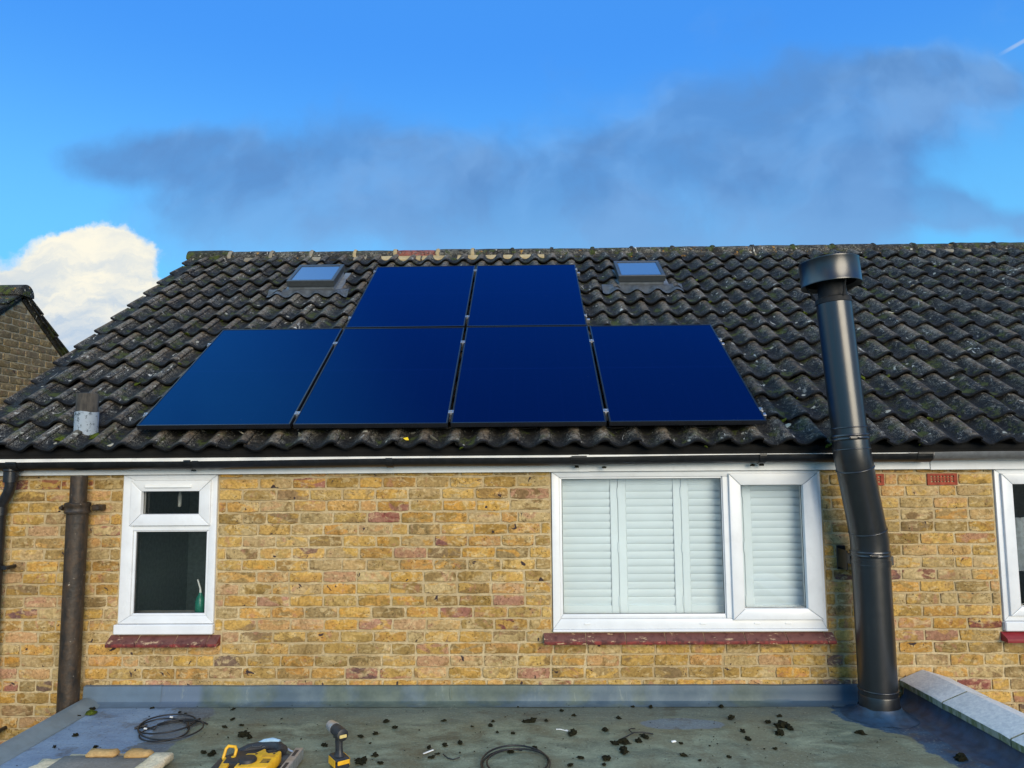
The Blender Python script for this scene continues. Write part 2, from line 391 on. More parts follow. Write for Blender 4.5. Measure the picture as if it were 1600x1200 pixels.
def mat_glass(name='window_glass', tint=(0.96, 0.985, 0.99, 1)):
    m, t, out = new_mat(name)
    fr = t.n('ShaderNodeFresnel', {'IOR': 1.5}).outputs[0]
    tr = t.n('ShaderNodeBsdfTransparent', {0: tint}).outputs[0]
    gl = t.n('ShaderNodeBsdfGlossy', {'Color': (1, 1, 1, 1), 'Roughness': 0.01}).outputs[0]
    mx = t.n('ShaderNodeMixShader', {0: fr, 1: tr, 2: gl}).outputs[0]
    t.nt.links.new(mx, out.inputs[0])
    return m


M_glass = mat_glass()


def mat_skylight_glass():
    m, t, out = new_mat('roof_window_glass')
    p = finish(t, out, (0.07, 0.14, 0.26, 1), 0.04, spec=0.9)
    p.inputs['IOR'].default_value = 1.9
    return m


M_sky_glass = mat_skylight_glass()


def mat_flue():
    m, t, out = new_mat('matt_black_flue_paint')
    pos = t.n('ShaderNodeNewGeometry').outputs['Position']
    n = t.noise(pos, 22, 5, 0.6); n2 = t.noise(t.vmath('MULTIPLY', pos, (30, 30, 3)), 1.0, 4, 0.6)
    c = t.mix(n, (0.006, 0.0065, 0.008, 1), (0.011, 0.0115, 0.013, 1))
    d = t.mapr(n2, 0.55, 0.8)
    c = t.mix(t.math('MULTIPLY', d, 0.2), c, (0.06, 0.06, 0.055, 1))
    finish(t, out, c, t.mapr(n, 0.3, 0.7, 0.28, 0.31), None, spec=0.9)
    return m


M_flue = mat_flue()
M_flue_in = simple('sooty_steel', (0.008, 0.008, 0.009), 0.7)


def mat_iron():
    m, t, out = new_mat('tarred_cast_iron')
    pos = t.n('ShaderNodeNewGeometry').outputs['Position']
    z = t.n('ShaderNodeSeparateXYZ', {0: pos}).outputs[2]
    n1 = t.noise(pos, 30, 6, 0.65); n2 = t.noise(t.vmath('MULTIPLY', pos, (20, 20, 7)), 1.0, 6, 0.65)
    c = t.mix(t.mapr(n2, 0.3, 0.7), lin(30, 26, 21), lin(66, 52, 37))
    c = t.mix(t.math('MULTIPLY', t.mapr(n1, 0.5, 0.68), 0.4), c, lin(86, 62, 36))
    c = t.mix(t.math('MULTIPLY', t.mapr(t.noise(pos, 55, 3), 0.68, 0.74), 0.8), c, lin(170, 160, 140))
    finish(t, out, c, 0.55, n1, 0.8, 0.006)
    return m


M_iron = mat_iron()


def mat_asbestos():
    m, t, out = new_mat('grey_cement_pipe')
    pos = t.n('ShaderNodeNewGeometry').outputs['Position']
    n1 = t.noise(t.vmath('MULTIPLY', pos, (16, 16, 5)), 1.0, 6, 0.65)
    finish(t, out, t.mix(t.mapr(n1, 0.3, 0.7), lin(44, 42, 40), lin(90, 84, 75)), 0.9, n1, 0.4, 0.004)
    return m


M_cement_pipe = mat_asbestos()


def mat_white_lead():
    m, t, out = new_mat('whitened_lead_collar')
    pos = t.n('ShaderNodeNewGeometry').outputs['Position']
    n1 = t.noise(pos, 28, 6, 0.7)
    c = t.mix(t.mapr(n1, 0.53, 0.60), lin(196, 208, 218), lin(96, 112, 124))
    finish(t, out, c, 0.6, n1, 0.3, 0.003)
    return m


M_white_lead = mat_white_lead()


def mat_deck():
    """fibreglass flat roof: grey green with worn paint, newer blue grey topcoat at both ends, silt streaks"""
    m, t, out = new_mat('worn_grey_fibreglass')
    pos = t.n('ShaderNodeNewGeometry').outputs['Position']
    s = t.n('ShaderNodeSeparateXYZ', {0: pos})
    n_big = t.noise(pos, 2.0, 6, 0.6); n_mid = t.noise(t.vmath('MULTIPLY', pos, (4, 9, 4)), 1.0, 8, 0.68, 0.5)
    n_f = t.noise(pos, 70, 6, 0.7); n_e = t.noise(pos, 5.5, 7, 0.65)
    c = t.mix(t.mapr(n_mid, 0.3, 0.7), lin(80, 92, 80), lin(138, 144, 120))
    c = t.mix(t.math('MULTIPLY', t.mapr(n_big, 0.43, 0.60), 0.75), c, lin(104, 102, 80))
    c = t.mix(t.math('MULTIPLY', t.mapr(t.noise(t.vmath('MULTIPLY', pos, (7, 16, 4)), 1.0, 7, 0.7), 0.55, 0.70), 0.55), c, lin(60, 64, 58))
    # behind, along the wall, the film is cleaner and bluer
    yb = t.math('ADD', s.outputs[1], t.math('MULTIPLY', t.math('SUBTRACT', n_e, 0.5), 0.5))
    c = t.mix(t.math('MULTIPLY', t.mapr(yb, -0.50, -0.20), 0.65), c, lin(88, 100, 96))
    # blue grey topcoat at the left end
    xl = t.math('ADD', s.outputs[0], t.math('MULTIPLY', t.math('SUBTRACT', n_e, 0.5), 0.30))
    c = t.mix(t.mapr(xl, -1.98, -2.02), c, lin(94, 102, 108))
    xl2 = t.math('ADD', t.math('ADD', s.outputs[0], t.math('MULTIPLY', s.outputs[1], 0.1)), t.math('MULTIPLY', t.math('SUBTRACT', n_e, 0.5), 0.55))
    left_blue = t.mix(t.mapr(n_mid, 0.35, 0.65), lin(104, 126, 150), lin(124, 144, 164))
    c = t.mix(t.mapr(xl2, -2.27, -2.29), c, left_blue)
    wear = t.math('MULTIPLY', t.mapr(n_mid, 0.60, 0.68), t.mapr(s.outputs[1], -0.65, -0.85))
    c = t.mix(t.math('MULTIPLY', wear, t.mapr(xl2, -2.25, -2.35)), c, lin(76, 84, 88))
    # dark blue new resin round the flue and along the parapet
    d1 = t.vmath('LENGTH', t.vmath('MULTIPLY', t.vmath('SUBTRACT', pos, (2.28, -0.22, 0)), (1.55, 1.6, 0)))
    d1 = t.math('ADD', d1, t.math('MULTIPLY', t.math('SUBTRACT', n_e, 0.5), 0.35))
    xr = t.math('ADD', t.math('ADD', s.outputs[0], t.math('MULTIPLY', s.outputs[1], 0.06)), t.math('MULTIPLY', t.math('SUBTRACT', n_e, 0.5), 0.22))
    pr = t.math('MAXIMUM', t.mapr(d1, 0.62, 0.60), t.mapr(xr, 2.12, 2.15))
    rb = t.mix(t.mapr(n_mid, 0.35, 0.65), lin(28, 54, 78), lin(52, 82, 106))
    c = t.mix(pr, c, rb)
    d2 = t.vmath('LENGTH', t.vmath('MULTIPLY', t.vmath('SUBTRACT', pos, (0.92, -0.40, 0)), (3.0, 8.0, 0)))
    d2 = t.math('ADD', d2, t.math('MULTIPLY', t.math('SUBTRACT', n_e, 0.5), 0.6))
    c = t.mix(t.math('MULTIPLY', t.mapr(d2, 0.75, 0.70), 0.7), c, lin(96, 112, 128))
    # grit, silt puddle rings and specks
    c = t.mix(t.math('MULTIPLY', t.mapr(n_f, 0.56, 0.66), 0.40), c, lin(172, 174, 160))
    c = t.mix(t.math('MULTIPLY', t.mapr(n_f, 0.44, 0.34), 0.60), c, lin(44, 46, 40))
    silt = t.mapr(t.noise(t.vmath('ADD', pos, (4, 1, 0)), 3.6, 7, 0.7), 0.53, 0.64)
    c = t.mix(t.math('MULTIPLY', silt, 0.50), c, lin(70, 62, 46))
    h = t.math('ADD', t.math('MULTIPLY', n_mid, 0.7), t.math('MULTIPLY', n_f, 0.3))
    finish(t, out, c, t.mapr(n_mid, 0.3, 0.7, 0.45, 0.75), h, 0.5, 0.012, spec=0.4)
    return m


M_deck = mat_deck()


def mat_upstand():
    m, t, out = new_mat('streaked_grey_upstand')
    pos = t.n('ShaderNodeNewGeometry').outputs['Position']
    x = t.n('ShaderNodeSeparateXYZ', {0: pos}).outputs[0]
    n1 = t.noise(t.vmath('MULTIPLY', pos, (1.6, 2, 1)), 1.0, 5, 0.6); st = t.noise(t.vmath('MULTIPLY', pos, (34, 20, 6)), 1.0, 7, 0.72, 0.6)
    nb_ = t.noise(t.vmath('MULTIPLY', pos, (5, 5, 5)), 1.0, 6, 0.65)
    blue = t.mix(t.mapr(nb_, 0.35, 0.65), lin(70, 88, 100), lin(90, 106, 114))
    green = t.mix(t.mapr(nb_, 0.3, 0.7), lin(66, 80, 76), lin(96, 108, 98))
    c = t.mix(t.mapr(n1, 0.44, 0.56), green, blue)
    c = t.mix(t.mapr(x, -2.12, -2.18), c, lin(88, 104, 122))
    drip = t.math('MULTIPLY', t.math('MULTIPLY', t.mapr(st, 0.56, 0.68), t.mapr(nb_, 0.45, 0.6)), 0.40)
    c = t.mix(drip, c, lin(140, 148, 138))
    c = t.mix(t.mapr(x, 1.35, 1.75), c, t.mix(nb_, lin(50, 70, 88), lin(70, 90, 104)))
    finish(t, out, c, 0.6, st, 0.25, 0.004)
    return m


M_upstand = mat_upstand()
M_upstand_lead = simple('blue_grey_flashing', lin(88, 106, 122), 0.55, var=0.06, scale=10, bstr=0.1)
M_kerb = simple('grey_green_kerb_trim', lin(112, 124, 128), 0.55, var=0.10, scale=8, bstr=0.2, grime=0.3)


def mat_coping():
    m, t, out = new_mat('concrete_coping')
    pos = t.n('ShaderNodeNewGeometry').outputs['Position']; nor = t.n('ShaderNodeNewGeometry').outputs['Normal']
    n1 = t.noise(pos, 45, 7, 0.7); n2 = t.noise(pos, 6, 6, 0.65)
    r = rnd_value(t)
    c = t.mix(t.mapr(n1, 0.3, 0.7), lin(190, 190, 190), lin(220, 218, 212))
    c = t.mix(t.math('MULTIPLY', t.mapr(n2, 0.5, 0.68), 0.35), c, lin(136, 140, 142))
    nz = t.n('ShaderNodeSeparateXYZ', {0: nor}).outputs[2]
    side = t.mapr(nz, 0.5, 0.2)
    gr = t.mix(t.mapr(t.noise(t.vmath('MULTIPLY', pos, (10, 26, 6)), 1.0, 6, 0.7), 0.4, 0.62), lin(104, 112, 78), lin(150, 154, 140))
    c = t.mix(side, c, gr)
    finish(t, out, c, 0.92, n1, 0.6, 0.005, spec=0.25)
    return m


M_coping = mat_coping()
M_blue_resin = simple('dark_blue_resin', lin(34, 60, 84), 0.5, var=0.25, scale=16, bstr=0.4, grime=0.25)


def mat_moss():
    m, t, out = new_mat('dark_dry_moss')
    pos = t.n('ShaderNodeNewGeometry').outputs['Position']
    n = t.noise(pos, 120, 5, 0.7)
    finish(t, out, t.mix(t.mapr(n, 0.3, 0.7), lin(16, 18, 12), lin(48, 46, 30)), 0.95, n, 1.0, 0.01, spec=0.1)
    return m


M_moss = mat_moss()


def mat_green_moss():
    m, t, out = new_mat('green_moss')
    pos = t.n('ShaderNodeNewGeometry').outputs['Position']
    n = t.noise(pos, 90, 5, 0.7)
    finish(t, out, t.mix(t.mapr(n, 0.3, 0.7), lin(40, 48, 14), lin(96, 108, 36)), 0.95, n, 1.0, 0.01, spec=0.1)
    return m


M_green_moss = mat_green_moss()


def mat_foliage():
    m, t, out = new_mat('evergreen_foliage')
    r = t.n('ShaderNodeNewGeometry').outputs['Random Per Island']
    finish(t, out, t.mix(r, (0.02, 0.04, 0.012, 1), (0.06, 0.09, 0.03, 1)), 0.8)
    return m


M_leaf = mat_foliage()
M_bark = simple('bark', (0.08, 0.06, 0.045), 0.9)


def mat_ground():
    m, t, out = new_mat('garden_ground')
    pos = t.n('ShaderNodeNewGeometry').outputs['Position']
    n = t.noise(pos, 0.8, 8, 0.65)
    finish(t, out, t.mix(t.mapr(n, 0.35, 0.65), (0.05, 0.065, 0.025, 1), (0.09, 0.085, 0.06, 1)), 0.95, n, 0.5, 0.05)
    return m


M_ground = mat_ground()

# ------------------------------------------------------------------ mesh and object helpers
WLOC = {}


def link(o, parent=None, local=False):
    COL.objects.link(o)
    if parent is not None:
        o.parent = parent
        if not local:
            o.matrix_parent_inverse = Matrix.Translation(-Vector(WLOC[parent]))
    return o


def empty(name, loc=(0, 0, 0), label=None, cat=None, group=None, kind=None):
    o = bpy.data.objects.new(name, None); COL.objects.link(o); o.location = loc; o.empty_display_size = 0.1
    WLOC[o] = tuple(loc)
    tag(o, label, cat, group, kind)
    return o


def tag(o, label=None, cat=None, group=None, kind=None):
    if label: o['label'] = label
    if cat: o['category'] = cat
    if group: o['group'] = group
    if kind: o['kind'] = kind
    return o


def mesh_from(bm, name, mat, smooth=None):
    me = bpy.data.meshes.new(name); bm.to_mesh(me); bm.free()
    for mm in (mat if isinstance(mat, (list, tuple)) else [mat]):
        me.materials.append(mm)
    if smooth is not None:
        for p in me.polygons: p.use_smooth = True
        me.set_sharp_from_angle(angle=R(smooth))
    return me


def obj(name, bm, mat, parent=None, smooth=None, local=False, label=None):
    o = bpy.data.objects.new(name, mesh_from(bm, name, mat, smooth))
    link(o, parent, local)
    if parent is not None or True:
        WLOC[o] = (0, 0, 0)
    if label: o['label'] = label
    return o


def box(bm, x0, x1, y0, y1, z0, z1, bev=0.0, mi=0):
    vs = [bm.verts.new(p) for p in ((x0, y0, z0), (x1, y0, z0), (x1, y1, z0), (x0, y1, z0), (x0, y0, z1), (x1, y0, z1), (x1, y1, z1), (x0, y1, z1))]
    fs = [bm.faces.new([vs[i] for i in q]) for q in ((3, 2, 1, 0), (4, 5, 6, 7), (0, 1, 5, 4), (1, 2, 6, 5), (2, 3, 7, 6), (3, 0, 4, 7))]
    for f in fs: f.material_index = mi
    if bev > 0:
        es = set(e for f in fs for e in f.edges)
        bmesh.ops.bevel(bm, geom=list(es), offset=bev, segments=1, affect='EDGES', profile=0.5, material=-1)
    return bm


def B(*a, **k):
    return box(bmesh.new(), *a, **k)


def frame_of(d):
    d = d.normalized()
    a = Vector((0, 0, 1)) if abs(d.z) < 0.9 else Vector((0, 1, 0))
    s = d.cross(a).normalized(); return s, s.cross(d).normalized()


def tube(bm, pts, rad, seg=16, cap=True, mi=0, ref=None):
    """tube along points; rings sit on the mitre planes; ref keeps the frame steady"""
    pts = [Vector(p) for p in pts]
    n = len(pts); rads = rad if isinstance(rad, (list, tuple)) else [rad] * n
    dirs = []
    for i in range(n):
        a = (pts[i] - pts[i - 1]).normalized() if i > 0 else None
        b = (pts[i + 1] - pts[i]).normalized() if i < n - 1 else None
        dirs.append((a, b))
    rings = []
    s, u = frame_of(dirs[0][1])
    for i in range(n):
        a, b = dirs[i]
        tdir = ((a or b) + (b or a))
        tdir = tdir.normalized() if tdir.length > 1e-6 else (a or b)
        s = (s - tdir * s.dot(tdir)).normalized(); u = tdir.cross(s)
        scale = 1.0
        rings.append([bm.verts.new(pts[i] + (s * math.cos(2 * math.pi * k / seg) + u * math.sin(2 * math.pi * k / seg)) * rads[i]) for k in range(seg)])
    for i in range(n - 1):
        for k in range(seg):
            f = bm.faces.new((rings[i][k], rings[i][(k + 1) % seg], rings[i + 1][(k + 1) % seg], rings[i + 1][k])); f.material_index = mi
    if cap:
        bm.faces.new(rings[0][::-1]).material_index = mi; bm.faces.new(rings[-1]).material_index = mi
    return bm


def lathe(bm, prof, origin=(0, 0, 0), axis=(0, 0, 1), seg=32, mi=0):
    """prof: list of (radius, height along axis)"""
    d = Vector(axis).normalized(); s, u = frame_of(d); o = Vector(origin)
    rings = []
    for r, h in prof:
        if r < 1e-5:
            rings.append([bm.verts.new(o + d * h)])
        else:
            rings.append([bm.verts.new(o + d * h + (s * math.cos(2 * math.pi * k / seg) + u * math.sin(2 * math.pi * k / seg)) * r) for k in range(seg)])
    for a, b in zip(rings, rings[1:]):
        for k in range(seg):
            q = [a[k % len(a)], a[(k + 1) % len(a)], b[(k + 1) % len(b)], b[k % len(b)]]
            q2 = []
            for v in q:
                if v not in q2: q2.append(v)
            if len(q2) > 2:
                bm.faces.new(q2).material_index = mi
    bmesh.ops.recalc_face_normals(bm, faces=bm.faces)
    return bm


def prism(bm, poly, axis, a, b, mi=0):
    """poly: list of 2D points; axis 'x','y','z' = extrusion axis from a to b"""
    def P(p, t):
        return {'x': (t, p[0], p[1]), 'y': (p[0], t, p[1]), 'z': (p[0], p[1], t)}[axis]
    va = [bm.verts.new(P(p, a)) for p in poly]; vb = [bm.verts.new(P(p, b)) for p in poly]
    n = len(poly)
    fs = [bm.faces.new(va), bm.faces.new(vb[::-1])]
    for i in range(n):
        fs.append(bm.faces.new((va[i], vb[i], vb[(i + 1) % n], va[(i + 1) % n])))
    for f in fs: f.material_index = mi
    bmesh.ops.recalc_face_normals(bm, faces=fs)
    return bm


def lump(name, r, seed, flat=0.6, sub=2, rough=0.45):
    bm = bmesh.new(); bmesh.ops.create_icosphere(bm, subdivisions=sub, radius=1.0)
    for v in bm.verts:
        k = 1 + rough * noise.noise(v.co * 1.7 + Vector((seed * 3.1, seed * 7.7, 1))) + 0.34 * noise.noise(v.co * 4.5 + Vector((seed, 2, 9)))
        v.co = Vector((v.co.x * k * r, v.co.y * k * r * 0.85, max(-0.25, v.co.z * k) * r * flat))
    return bm


# ------------------------------------------------------------------ ground
bm = bmesh.new()
GZ = -2.7
box(bm, -900, 900, -900, 900, GZ - 0.3, GZ)
g = obj('ground', bm, M_ground); tag(g, 'garden ground of grass and earth below the house', kind='structure')

# ------------------------------------------------------------------ the house
TH = R(33.41); CT, ST = math.cos(TH), math.sin(TH)


def RP(X, V, n):
    return Vector((X, V * CT - n * ST - 0.06, V * ST + n * CT + 1.83))


house = empty('brick_house', (0.6, 1.7, GZ), 'yellow brick house with a dark pantiled roof under the solar panels', 'house')
XL, XR = -3.72, 6.6             # gable wall on the left, the terrace runs on to the right

# wall backing in mortar, with openings left for the windows
OPEN = [(-2.745, -2.095, 0.438, 1.60), (0.168, 1.974, 0.443, 1.60), (3.122, 4.30, 0.441, 1.60)]
bm = bmesh.new()
MY0, MY1, ZB, ZT = 0.0065, 0.21, GZ, 1.60
xs = [XL]
for o in OPEN: xs += [o[0], o[1]]
xs.append(XR)
for i in range(0, len(xs), 2):
    box(bm, xs[i], xs[i + 1], MY0, MY1, ZB, ZT)
for o in OPEN:
    box(bm, o[0], o[1], MY0, MY1, ZB, o[2])
wall = obj('wall', bm, M_mortar, house)


def brick_bm(L, H, seed, depth=0.022, jit=0.0032):
    """front of a brick: worn outline, rounded arris, buried back"""
    rr = random.Random(seed)
    bm = bmesh.new()
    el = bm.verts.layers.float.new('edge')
    a, b = L / 2, H / 2
    base = [(-1, -1), (-0.5, -1), (0, -1), (0.5, -1), (1, -1), (1, 0), (1, 1), (0.5, 1), (0, 1), (-0.5, 1), (-1, 1), (-1, 0)]
    outl = []
    for (sx, sz) in base:
        c = 0.0030 if abs(sx) == 1 and abs(sz) == 1 else 0.0
        outl.append((sx * (a - c) + rr.uniform(-jit, jit), sz * (b - c) + rr.uniform(-jit, jit)))
    def ring(ins, y, e):
        out = []
        for (x, z) in outl:
            v = bm.verts.new((x * (a - ins) / a, y + rr.uniform(-0.0012, 0.0012), z * (b - ins) / b)); v[el] = e; out.append(v)
        return out
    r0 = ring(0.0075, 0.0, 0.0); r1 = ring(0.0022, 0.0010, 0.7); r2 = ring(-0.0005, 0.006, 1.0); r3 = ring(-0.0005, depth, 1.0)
    for ra, rb in ((r0, r1), (r1, r2), (r2, r3)):
        for k in range(12):
            bm.faces.new((ra[k], rb[k], rb[(k + 1) % 12], ra[(k + 1) % 12]))
    # front face as two strips
    for q in ((0, 1, 9, 10, 11), (1, 2, 8, 9), (2, 3, 7, 8), (3, 4, 5, 6, 7)):
        bm.faces.new([r0[i] for i in q])
    bmesh.ops.recalc_face_normals(bm, faces=bm.faces)
    if sum(f.normal.y for f in bm.faces if all(v in r0 for v in f.verts)) > 0:
        bmesh.ops.reverse_faces(bm, faces=bm.faces)
    return bm


BH, CH, SL = 0.0682, 0.0782, 0.2265
stretchers = []
for s in range(8):
    me = mesh_from(brick_bm(SL - 0.0095, BH, 100 + s), 'brick', M_brick, 50); stretchers.append(me)
half_cache = {}


def layout_bricks():
    """list of (x centre, z centre, length) for every brick of the wall"""
    out = []
    rr = random.Random(11)
    blocks_of = lambda z0, z1: [(o[0] - 0.004, o[1] + 0.004) for o in OPEN if z1 > o[2] + 0.01] + \
        [(a, b) for (a, b, c, d) in SILLS if z1 > c + 0.01 and z0 < d - 0.01] + [(a, b) for (a, b, c, d) in AIRB if z1 > c + 0.02 and z0 < d - 0.02]
    for k in range(-2, 27):
        zc = 1.432 - k * CH
        if zc < -0.62: break
        bl = sorted(blocks_of(zc - BH / 2, zc + BH / 2))
        runs = []; x = XL
        for a, b in bl:
            if a > x: runs.append((x, a))
            x = max(x, b)
        runs.append((x, XR))
        ph = (k % 2) * 0.5 * SL + rr.uniform(-0.012, 0.012)
        for (a, b) in runs:
            x = a
            first = True
            while x < b - 0.03:
                if first:
                    nxt = math.floor((x - ph) / SL + 1.0) * SL + ph
                    if nxt - x < 0.05: nxt += SL
                    first = False
                else:
                    u = rr.random()
                    nxt = x + (SL * 0.5 if u < 0.085 else SL * 0.72 if u < 0.11 else SL * (1 + rr.uniform(-0.02, 0.02)))
                if b - nxt < 0.055: nxt = b
                L = nxt - x - 0.0095 - rr.uniform(-0.0015, 0.0025)
                out.append(((x + nxt) / 2, zc + rr.uniform(-0.0022, 0.0022), max(0.03, L)))
                x = nxt
    return out


SILLS = [(0.104, 2.012, 0.372, 0.445), (-2.795, -2.043, 0.362, 0.44), (3.10, 4.34, 0.375, 0.445)]
AIRB = [(2.680, 2.890, 1.388, 1.472), (2.195, 2.405, 1.388, 1.472)]
BR = layout_bricks()
# the 300 largest in view become objects, the rest one joined mesh
def in_view(x, z):
    return -3.52 < x < 3.42 and 0.10 < z < 1.50
def bscore(b):
    x, z, L = b
    s = L if in_view(x, z) else -1
    if -3.07 < x < -2.93: s *= 0.5
    if 2.06 < x < 2.28: s *= 0.3
    return s - 0.004 * abs(x)
BR.sort(key=bscore, reverse=True)
rr = random.Random(5)


def place_brick_obj(x, z, L, parent, meshes, y=0.0, rotz=0.0, base=SL - 0.0095):
    me = rr.choice(meshes)
    o = bpy.data.objects.new('brick', me); link(o, parent)
    flip = rr.random() < 0.5
    o.location = (x, y + rr.uniform(-0.0025, 0.0020), z)
    o.rotation_euler = (rr.uniform(-0.006, 0.006), math.pi if flip else 0, rotz + rr.uniform(-0.006, 0.006))
    o.scale = (L / base, 1, 1 + rr.uniform(-0.03, 0.03))
    return o


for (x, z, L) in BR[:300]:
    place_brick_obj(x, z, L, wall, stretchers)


def joined_bricks(lst, name, mat, parent, to_world, base=SL - 0.0095):
    V, F, E, RN = [], [], [], []
    tmpl = []
    for me in stretchers:
        ev = [d.value for d in me.attributes['edge'].data]
        tmpl.append(([v.co.copy() for v in me.vertices], [tuple(p.vertices) for p in me.polygons], ev))
    for (x, z, L) in lst:
        vs, fs, ev = rr.choice(tmpl); o = len(V); dy = rr.uniform(-0.0025, 0.002); q = rr.random()
        for v in vs: V.append(to_world(Vector((x + v.x * L / base, v.y + dy, z + v.z))))
        F += [tuple(i + o for i in f) for f in fs]; E += ev; RN += [q] * len(vs)
    me = bpy.data.meshes.new(name); me.from_pydata(V, [], F); me.update()
    for nm, dat in (('edge', E), ('rnd', RN)):
        at = me.attributes.new(nm, 'FLOAT', 'POINT'); at.data.foreach_set('value', dat)
    me.materials.append(mat)
    for p in me.polygons: p.use_smooth = True
    me.set_sharp_from_angle(angle=R(50))
    o = bpy.data.objects.new(name, me); link(o, parent); WLOC[o] = (0, 0, 0)
    o['kind'] = 'stuff'
    return o


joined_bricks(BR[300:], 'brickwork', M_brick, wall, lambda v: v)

# gable end, rear wall and floors of the house (out of the picture, plain)
bm = bmesh.new()
apex_y, apex_z = 3.39, 3.90
prism(bm, [(MY1 + 0.002, GZ), (6.6, GZ), (6.6, 1.62), (apex_y, apex_z - 0.08), (MY1 + 0.002, 1.72)], 'x', XL, XL + 0.22)
box(bm, XL + 0.222, XR, 6.38, 6.6, GZ, 1.62)
prism(bm, [(MY1 + 0.002, GZ), (6.378, GZ), (6.378, 1.62), (apex_y, apex_z - 0.08), (MY1 + 0.002, 1.72)], 'x', XR - 0.2, XR)
obj('outer_wall', bm, M_mortar, house)

# air bricks in terracotta
for (a, b, c, d) in AIRB:
    bm = bmesh.new()
    nx, nz = 7, 3
    a2, b2, c2, d2 = a + 0.006, b - 0.006, c + 0.004, d - 0.004
    box(bm, a2, b2, -0.003, 0.012, c2, c2 + 0.018); box(bm, a2, b2, -0.003, 0.012, d2 - 0.014, d2)
    box(bm, a2, a2 + 0.022, -0.003, 0.012, c2 + 0.0181, d2 - 0.0141); box(bm, b2 - 0.022, b2, -0.003, 0.012, c2 + 0.0181, d2 - 0.0141)
    W = b2 - a2 - 0.044; Hh = d2 - c2 - 0.032
    for i in range(1, nx):
        x = a2 + 0.022 + W * i / nx; box(bm, x - 0.0045, x + 0.0045, -0.001, 0.012, c2 + 0.0181, d2 - 0.0141)
    for j in range(1, nz):
        z = c2 + 0.018 + Hh * j / nz; box(bm, a2 + 0.0221, b2 - 0.0221, -0.0002, 0.011, z - 0.004, z + 0.004)
    box(bm, a2, b2, 0.0122, 0.016, c2, d2, mi=1)
    obj('air_brick', bm, [M_terracotta, M_gap], wall)

# fascia board with a joint, and its upper edge seen between tiles and gutter
bm = bmesh.new()
box(bm, XL - 0.1, 0.388, -0.034, -0.008, 1.497, 1.612, 0.002)
obj('fascia_board', bm, M_upvc_old, house)
bm = bmesh.new(); box(bm, 0.391, 2.690, -0.034, -0.008, 1.498, 1.612, 0.002)
obj('fascia_board', bm, M_upvc_old, house)
bm = bmesh.new(); box(bm, 2.693, XR, -0.036, -0.008, 1.494, 1.608, 0.002)
obj('fascia_board', bm, M_upvc, house)
bm = bmesh.new(); box(bm, 0.355, 0.424, -0.0365, -0.0345, 1.4975, 1.611, 0.0005)
obj('fascia_joint_cover', bm, M_upvc_old, house)


def gutter(x0, x1, z0, z1, mat, name, clips):
    bm = bmesh.new(); n = 14; seg = 24
    def sect(x, z):
        pr = []
        for i in range(n + 1):
            a = math.pi + math.pi * i / n
            pr.append((-0.103 + 0.056 * math.cos(a), z + 0.056 * math.sin(a)))
        pin = [(-0.103 + 0.052 * math.cos(math.pi + math.pi * i / n), z + 0.052 * math.sin(math.pi + math.pi * i / n)) for i in range(n, -1, -1)]
        return [bm.verts.new((x, p[0], p[1])) for p in pr + pin]
    S = []
    for i in range(seg + 1):
        t = i / seg
        S.append(sect(x0 + (x1 - x0) * t, z0 + (z1 - z0) * t + 0.0025 * math.sin(t * 17)))
    m = len(S[0])
    for a, b in zip(S, S[1:]):
        for k in range(m):
            bm.faces.new((a[k], a[(k + 1) % m], b[(k + 1) % m], b[k]))
    bm.faces.new(S[0]); bm.faces.new(S[-1][::-1])
    bmesh.ops.recalc_face_normals(bm, faces=bm.faces)
    o = obj(name, bm, mat, house, 40)
    for cx, w in clips:
        z = z0 + (z1 - z0) * (cx - x0) / (x1 - x0)
        bm = bmesh.new()
        pts = [(cx, -0.103 + 0.060 * math.cos(a), z + 0.060 * math.sin(a)) for a in [math.pi * (1 + i / 10) for i in range(11)]]
        for p, q in zip(pts, pts[1:]):
            vs = [bm.verts.new((cx + sx * w, p2[1], p2[2])) for sx in (-1, 1) for p2 in (p, q)]
            bm.faces.new((vs[0], vs[1], vs[3], vs[2]))
        bmesh.ops.remove_doubles(bm, verts=bm.verts, dist=1e-5)
        r = bmesh.ops.solidify(bm, geom=bm.faces[:], thickness=0.004)
        box(bm, cx - w, cx + w, -0.168, -0.158, z - 0.006, z + 0.006)
        box(bm, cx - w * 0.6, cx + w * 0.6, -0.047, -0.0345, z - 0.03, z + 0.0)
        obj('gutter_bracket', bm, mat, o)
    return o


gutter(-3.95, 2.64, 1.583, 1.606, M_gutter, 'gutter', [(-3.42, 0.035), (-2.24, 0.022), (-0.9, 0.022), (0.35, 0.05), (1.55, 0.022), (2.60, 0.05)])
gutter(2.66, XR, 1.610, 1.622, M_gutter_grey, 'gutter', [(3.9, 0.022), (5.2, 0.022)])
# small dirt tufts hanging on the fascia under the gutter brackets
for x in (-2.23, 0.34, 0.52, 1.50, 1.56):
    bm = lump('tuft', 0.018, x * 3, 0.8, 1)
    bmesh.ops.translate(bm, verts=bm.verts, vec=(x, -0.085, 1.528 + 0.004 * math.sin(x * 9)))
    obj('gutter_dirt', bm, M_moss, house)

# ---------------- roof: deck, tiles, ridge
bm = bmesh.new()
def roofslab(x0, x1, v0, v1, n0, n1):
    c = [RP(x, v, n) for n in (n0, n1) for (x, v) in ((x0, v0), (x1, v0), (x1, v1), (x0, v1))]
    vs = [bm.verts.new(p) for p in c]
    for q in ((0, 3, 2, 1), (4, 5, 6, 7), (0, 1, 5, 4), (1, 2, 6, 5), (2, 3, 7, 6), (3, 0, 4, 7)): bm.faces.new([vs[i] for i in q])
roofslab(-3.82, XR, -0.10, 4.04, -0.20, -0.168)
roof = obj('roof', bm, M_gap, house)
